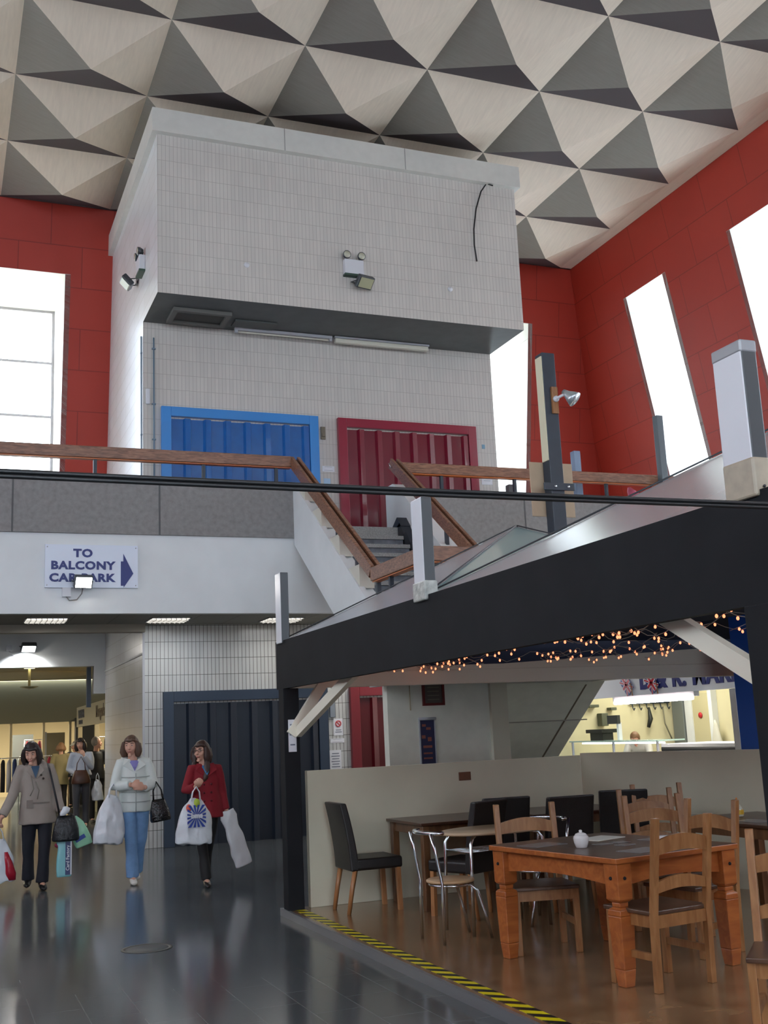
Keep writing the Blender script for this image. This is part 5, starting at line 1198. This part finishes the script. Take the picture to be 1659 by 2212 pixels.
def downlight(x, y, lab, z=3.35):
    t = thing('downlight', lab, 'ceiling light', (x, y, z), 0, 'round downlights in the market hall')
    MB().lathe([(0.12,-0.012),(0.14,-0.012),(0.14,0.0)], (x,y,z), 28).build('ring', white, t); MB().lathe([(0.001,-0.008),(0.12,-0.008),(0.12,-0.004)], (x,y,z), 28).build('lens', mat('downlight_glow', (255,244,215), 0.5, emit=10.0), t)
downlight(1.36, 25.0, 'left round downlight above the market hall entrance'); downlight(1.88, 25.1, 'right round downlight above the market hall entrance')
for i, (x, y) in enumerate(((-2.5,24.5),(-2.5,28.5),(5.5,26.5))):
    l = bpy.data.lights.new('hall_lamp', 'AREA'); l.energy = 90; l.size = 1.2; l.color = (1.0, 0.86, 0.62); o = bpy.data.objects.new('hall_lamp', l); C.objects.link(o); o.location = (x, y, 3.3)
for i, (x, y) in enumerate(((1.0,34.5),(4.0,35.5),(-2.5,35))):
    l = bpy.data.lights.new('shop_lamp', 'AREA'); l.energy = 160; l.size = 1.5; l.color = (1.0, 0.88, 0.66); o = bpy.data.objects.new('shop_lamp', l); C.objects.link(o); o.location = (x, y, 2.95)
# far shop fronts: mullions, racks, garments
col = mat('column_dark', (30,34,32), 0.5); mul = mat('mullion_cream', (196,184,150), 0.5)
o = MB().box(3.55, 31.7, 0.0, 4.15, 32.0, 2.3).build('column', col); tag(o, 'dark square column between the far shop windows', 'column')
for x, lab in ((1.9,'left'), (2.75,'middle'), (3.45,'right')):
    o = MB().box(x-0.03,32.1,0,x+0.03,32.2,2.22).build('shop_mullion', mul); tag(o, 'slim cream shopfront mullion, %s one of the far shop' % lab, 'mullion', 'far shopfront mullions')
t = thing('room_divider', 'tall grey beige display panel inside the far shop', 'panel', (3.15, 33.5, 0)); MB().box(2.95,33.5,0,3.45,33.55,1.95).build('panel', mat('panel_taupe', (150,142,120), 0.6), t); MB().box(2.9,33.48,0,2.95,33.57,1.98).build('edge', alum, t)
o = MB().box(2.15,35.6,0,2.75,35.65,1.95).build('mirror', mat('mirror_grey', (110,116,116), 0.2)); tag(o, 'grey mirror panel standing at the back of the far shop', 'mirror')
rnd2 = random.Random(11)
cols = [(120,30,40),(30,30,34),(190,190,200),(70,60,66),(150,40,60),(40,60,110),(206,120,50),(90,90,96),(170,150,130),(34,34,36)]
def garment(x, y, z, c, w, h, lab, grp, rz=0.0):
    M = MB().loft([(0,0,-h,w*0.55,0.05),(0,0,-h*0.5,w*0.45,0.05),(0,0,-0.1,w*0.5,0.045),(0,0,-0.03,w*0.3,0.03),(0,0,0,0.02,0.015)], 14)
    R3 = Matrix.Rotation(rz, 3, 'Z'); M.v = [R3@v+Vector((x,y,z)) for v in M.v]
    o = M.build('garment', mat('garment_%d_%d_%d' % c, c, 0.8), noiseamp=0.015); tag(o, lab, 'clothing', grp)
for ri, (rx, ry, rz_, n, wh) in enumerate(((1.6,30.0,1.30,7,'left rail near the hall entrance'), (2.55,31.0,1.30,6,'rail behind the grey coated person'), (2.9,34.2,1.75,6,'high rail in the far shop'), (4.9,34.2,1.75,5,'rail right of the dark column'))):
    t = thing('clothes_rail', 'chrome clothes rail, the %s' % wh, 'rail', (rx, ry, 0), 0, 'clothes rails')
    MB().tube([(rx-0.5,ry,rz_+0.03),(rx+0.5,ry,rz_+0.03)], 0.012, 8).build('bar', chrome, t)
    for s in (-1, 1): MB().tube([(rx+s*0.5,ry,0),(rx+s*0.5,ry,rz_+0.03)], 0.012, 8).build('upright', chrome, t)
    for i in range(n):
        c = cols[(i*3+ri*2) % len(cols)]
        garment(rx-0.42+0.84*i/(n-1), ry, rz_, c, 0.22, 0.75+0.1*rnd2.random(), 'garment hanging on the %s' % wh, 'garments on the %s' % wh, PI/2*0.8)
# stall on the right side of the passage
t = thing('market_stall', 'cream stall with two name boards on the right of the market hall', 'stall', (3.9, 26.5, 0))
MB().box(3.3,22.6,2.02,3.36,29.3,2.50).build('fascia', mat('fascia_cream', (212,208,190), 0.4), t)
MB().box(3.62,22.6,0,3.68,29.2,0.95).build('counter_front', mat('stall_front', (150,150,120), 0.5), t)
MB().box(3.55,22.6,0.95,4.2,29.2,1.0).build('countertop', alum, t)
MB().box(4.9,22.6,0,5.0,29.2,2.5).build('back_panel', mat('stall_cream', (206,196,160), 0.6), t)
for y in (22.65,26.0,29.15): MB().box(3.32,y-0.05,1.0,3.42,y+0.05,2.02).build('post', mul, t)
MB().box(4.6,22.7,1.45,4.88,24.8,2.0).build('yellow_poster', mat('poster_yellow', (196,168,50), 0.5, var=0.4, vscale=6), t); MB().box(4.5,22.7,1.0,4.88,24.8,1.45).build('dark_shelf', col, t)
sl = mat('sign_slate', (84,92,112), 0.5)
textmesh('lettering', 'W. GARDNER', sl, 0.26, MX((3.292,28.3,2.31), (0,-1,0), (0,0,1)), t, 0.01, 0.003, 0.72)
textmesh('lettering', 'FAMILY BUTCHER', sl, 0.13, MX((3.292,28.4,2.12), (0,-1,0), (0,0,1)), t, 0.004, 0.003, 0.72)
textmesh('lettering', "Morgan's", mat('sign_taupe', (130,116,104), 0.5), 0.36, MX((3.292,24.9,2.28), (0,-1,0), (0,0,1)), t, 0.006, 0.003, 1.05)
l = bpy.data.lights.new('stall_lamp', 'AREA'); l.energy = 25; l.size = 0.6; l.color = (1.0,0.9,0.7); o = bpy.data.objects.new('stall_lamp', l); C.objects.link(o); o.location = (4.2, 24.5, 2.45)
# ------------------------------------------------------------------ butcher stall at the right
t = thing('butcher_stall', 'lit butcher stall with blue lettering on a white fascia, right of the stairs', 'stall', (10.5, 14, 0))
sy = mat('stall_yellow', (214,206,168), 0.6, var=0.05, vscale=2)
MB().box(10.0,8.6,1.955,10.06,17.3,2.62).build('fascia', mat('fascia_white', (226,230,236), 0.35), t)
MB().box(12.6,8.6,0,12.7,17.3,3.0).build('rear_wall', sy, t); MB().box(10.06,17.2,0,12.6,17.3,3.0).build('side_wall', sy, t); MB().box(10.06,8.6,2.62,12.6,17.3,2.68).build('canopy', mat('stall_ceiling', (200,200,180), 0.7), t)
textmesh('lettering', 'D & R. MARL', signb, 0.36, MX((9.992,13.36,2.165), (0,-1,0), (0,0,1)), t, 0.018, 0.004, space=1.1, fitw=2.34)
MB().box(9.98,10.6,0,10.08,10.75,1.95).build('front_post', alum, t); MB().box(9.97,12.3,0,10.05,12.42,1.95).build('front_post', alum, t)
t2 = thing('display_counter', 'glass topped display counter with lit trays in the butcher stall', 'counter', (10.4, 15.4, 0))
MB().box(10.1,14.35,0,10.9,17.1,0.92).build('base', mat('counter_white', (206,208,206), 0.4), t2); MB().box(10.1,14.35,1.26,10.6,16.9,1.28).build('glass_top', mat('glass_edge', (170,200,190), 0.1), t2)
for y in (14.4,15.6,16.85): MB().box(10.12,y-0.015,0.92,10.15,y+0.015,1.26).build('upright', alum, t2)
for k in range(4): MB().box(10.2,14.5+k*0.62,0.93,10.75,15.0+k*0.62,1.0+0.03*(k%2)).build('tray', mat('tray_white', (222,226,230), 0.3) if k % 2 else mat('tray_meat', (170,140,110), 0.5), t2)
MB().tube([(10.3,14.45,1.235),(10.3,16.8,1.235)], 0.012, 8).build('tube', mat('case_glow', (225,238,255), 0.5, emit=5.0), t2)
t2 = thing('serving_counter', 'long counter with rounded black front edge in the butcher stall', 'counter', (10.4, 12.9, 0))
MB().box(10.1,10.9,0,10.8,14.15,1.12).build('base', mat('counter_white', (206,208,206), 0.4), t2); MB().box(10.02,10.9,1.18,10.85,14.15,1.225,0).build('worktop', white, t2)
MB().tube([(10.05,10.9,1.15),(10.05,14.15,1.15)], [(0.035,0.05)]*2, 14).build('bumper', col, t2)
o = MB().box(9.5,9.5,0,9.6,14.3,1.08).build('low_wall', mat('low_wall_cream', (186,184,166), 0.6)); tag(o, 'low cream wall in front of the butcher stall counters', 'wall')
t2 = thing('strip_light', 'glowing strip light hung below the butcher stall fascia', 'light', (9.93, 13.8, 1.9))
MB().box(9.90,13.1,1.885,9.99,15.15,1.955).build('batten', alum, t2); MB().tube([(9.90,13.14,1.862),(9.90,15.10,1.862)], 0.026, 12).build('tube', mat('tube_glow', (255,240,236), 0.5, emit=40.0), t2)
for i, (x, y) in enumerate(((11.4,10.8),(11.4,13.5),(11.4,16.0))):
    l = bpy.data.lights.new('stall_lamp', 'AREA'); l.energy = 20; l.size = 1.0; l.color = (1.0,0.98,0.86); o = bpy.data.objects.new('stall_lamp', l); C.objects.link(o); o.location = (x, y, 2.6)
t2 = thing('weighing_scale', 'dark weighing scale with display on a white pole on the counter', 'scale', (10.5, 15.1, 0.93))
MB().box(10.35,16.25,1.40,10.65,16.75,1.46).build('pan', col, t2); MB().box(10.4,16.3,1.28,10.6,16.7,1.40).build('base', col, t2); MB().box(10.47,15.92,1.28,10.53,15.98,1.56).build('pole', white, t2); MB().box(10.44,15.9,1.54,10.5,16.2,1.68).build('display', mat('display_dark', (54,58,60), 0.3), t2)
t2 = thing('hook_rail', 'wall rail with hooks behind the bending person in the butcher stall', 'rail', (12.0, 17.15, 1.9))
MB().tube([(11.55,17.15,1.88),(12.4,17.15,1.88)], 0.018, 8).build('bar', steel, t2)
for x in (11.6,11.75,11.9,12.05,12.2,12.35): MB().tube([(x,17.15,1.88),(x,17.13,1.80),(x,17.10,1.76),(x,17.07,1.80)], 0.011, 6).build('hook', steel, t2)
for k, (x, z, w_, h_) in enumerate(((10.75,1.86,0.20,0.05),(10.95,1.62,0.14,0.22),(11.15,1.80,0.12,0.05))):
    o = MB().box(x-w_/2,17.05,z-h_/2,x+w_/2,17.2,z+h_/2).build('wall_box', mat('dull_green_box', (84,88,70), 0.6), bevel=0.01); tag(o, ('long dark shelf bracket', 'squarish dull switch box', 'small dark shelf')[k]+' on the left wall of the butcher stall', 'box')
o = MB().tube([(11.9,17.08,1.8),(11.92,17.08,1.6),(11.86,17.08,1.45)], [0.02,0.045,0.03], 8).build('steel_sharpener', col); tag(o, 'dark hanging tool on the hook rail above the bending person', 'tool')
o = MB().tube([(12.2,17.08,1.8),(12.22,17.08,1.5),(12.35,17.08,1.2)], 0.012, 6).build('hose', mat('hose_grey', (120,116,96), 0.5)); tag(o, 'thin grey hose hanging from the hook rail', 'hose')
o = MB().box(12.45,16.84,0,12.6,17.16,1.95).build('locker', mat('locker_grey', (112,118,116), 0.5), bevel=0.01); tag(o, 'narrow grey locker against the stall rear wall', 'locker')
t2 = thing('stall_door', 'pale door with small prohibition sign in the stall rear wall', 'door', (12.58, 16.4, 0)); MB().box(12.5,16.15,0,12.6,16.62,2.0).build('panel', mat('door_cream', (196,188,150), 0.5), t2); MB().box(12.48,16.05,0,12.6,16.15,2.1).build('jamb', white, t2); MB().box(12.48,16.62,0,12.6,16.82,2.1).build('jamb', white, t2)
MB().tube([(12.48,16.4,1.62),(12.495,16.4,1.62)], 0.05, 16).build('sign', mat('sign_red', (200,40,50), 0.5), t2)
o = MB().loft([(12.45,15.95,0.9,0.06,0.14),(12.45,15.95,1.2,0.05,0.12),(12.45,15.95,1.45,0.03,0.05),(12.45,15.95,1.53,0.01,0.02)], 14).build('apron', mat('apron_white', (206,204,190), 0.8), noiseamp=0.02); tag(o, 'white apron hanging beside the stall door', 'apron')
o = MB().box(10.35,11.2,1.225,10.7,11.5,1.55).build('till', col, bevel=0.01); tag(o, 'dark till at the right end of the serving counter', 'till')
for (y, lab, z) in ((14.84,'left','faded'), (14.18,'right','bright')):
    t2 = thing('union_flag', '%s union flag hung cornerwise on the butcher stall fascia' % z, 'flag', (9.97, y, 2.2), 0, 'union flags on the stall fascia')
    R3 = Matrix.Rotation(R_(50), 3, 'X'); c = Vector((9.965, y, 2.13)); w_, h_ = 0.30, 0.22
    fb = mat('flag_blue_'+z, (40,56,130) if z == 'bright' else (110,120,170), 0.7); fw = mat('flag_white', (226,226,232), 0.7); fr_d = mat('flag_red_'+z, (196,36,56) if z == 'bright' else (206,120,130), 0.7)
    MB().obox(c, (0.004,w_,h_), R3).build('cloth', fb, t2)
    for nm, m_, wd, off in (('white_cross', fw, 0.075, -0.003), ('red_cross', fr_d, 0.04, -0.0055)):
        M = MB(); a = math.atan2(h_, w_); L_ = math.hypot(w_, h_)*0.96
        for s in (-1, 1): M.obox(c+Vector((off*0.7,0,0)), (0.002,L_,wd*0.55), R3@Matrix.Rotation(s*a, 3, 'X'))
        M.obox(c+Vector((off*1.4,0,0)), (0.002,w_,wd), R3).obox(c+Vector((off*1.4,0,0)), (0.002,wd,h_), R3); M.build(nm, m_, t2)
    MB().tube([c+Vector((-0.01,-w_*0.42,h_*0.1)), c+Vector((-0.01,-w_*0.55,-h_*1.0))], 0.008, 6).build('pole', oak, t2)
# ------------------------------------------------------------------ camera, sky
yaw, pit, rol = math.radians(22.106), math.radians(11.124), math.radians(-2.552)
f = Vector((math.sin(yaw)*math.cos(pit), math.cos(yaw)*math.cos(pit), math.sin(pit)))
rt = Vector((math.cos(yaw), -math.sin(yaw), 0)); up = rt.cross(f)
R = rt*math.cos(rol)+up*math.sin(rol); U = -rt*math.sin(rol)+up*math.cos(rol)
cam = bpy.data.cameras.new('camera'); co = bpy.data.objects.new('camera', cam); C.objects.link(co)
mw = Matrix((R, U, -f)).transposed().to_4x4(); mw.translation = Vector((0,0,1.6)); co.matrix_world = mw
cam.sensor_fit = 'HORIZONTAL'; cam.sensor_width = 36; cam.lens = 36*2398/1659; cam.clip_start = 0.05; cam.clip_end = 200
sc.camera = co
w = bpy.data.worlds.new('sky'); sc.world = w; w.use_nodes = True
bg = w.node_tree.nodes['Background']; bg.inputs[0].default_value = (0.82, 0.91, 1.0, 1); bg.inputs[1].default_value = SKY
sc.view_settings.view_transform = 'Standard'; sc.view_settings.look = 'None'; sc.view_settings.gamma = 1.0; sc.view_settings.use_curve_mapping = False
sc.view_settings.exposure = EXPO
sc.cycles.max_bounces = 8; sc.cycles.diffuse_bounces = 5; sc.cycles.glossy_bounces = 4; sc.cycles.transparent_max_bounces = 12
sc.cycles.sample_clamp_indirect = 6; sc.cycles.caustics_reflective = False; sc.cycles.caustics_refractive = False
sc.cycles.use_denoising = True

l = bpy.data.lights.new('passage_flood', 'SPOT'); l.energy = 40; l.spot_size = 2.2; l.spot_blend = 0.6; l.color = (0.92,0.96,1.0); o = bpy.data.objects.new('passage_flood', l); C.objects.link(o); o.location = (1.5,21.6,3.32); o.rotation_euler = (0.5,0,0)
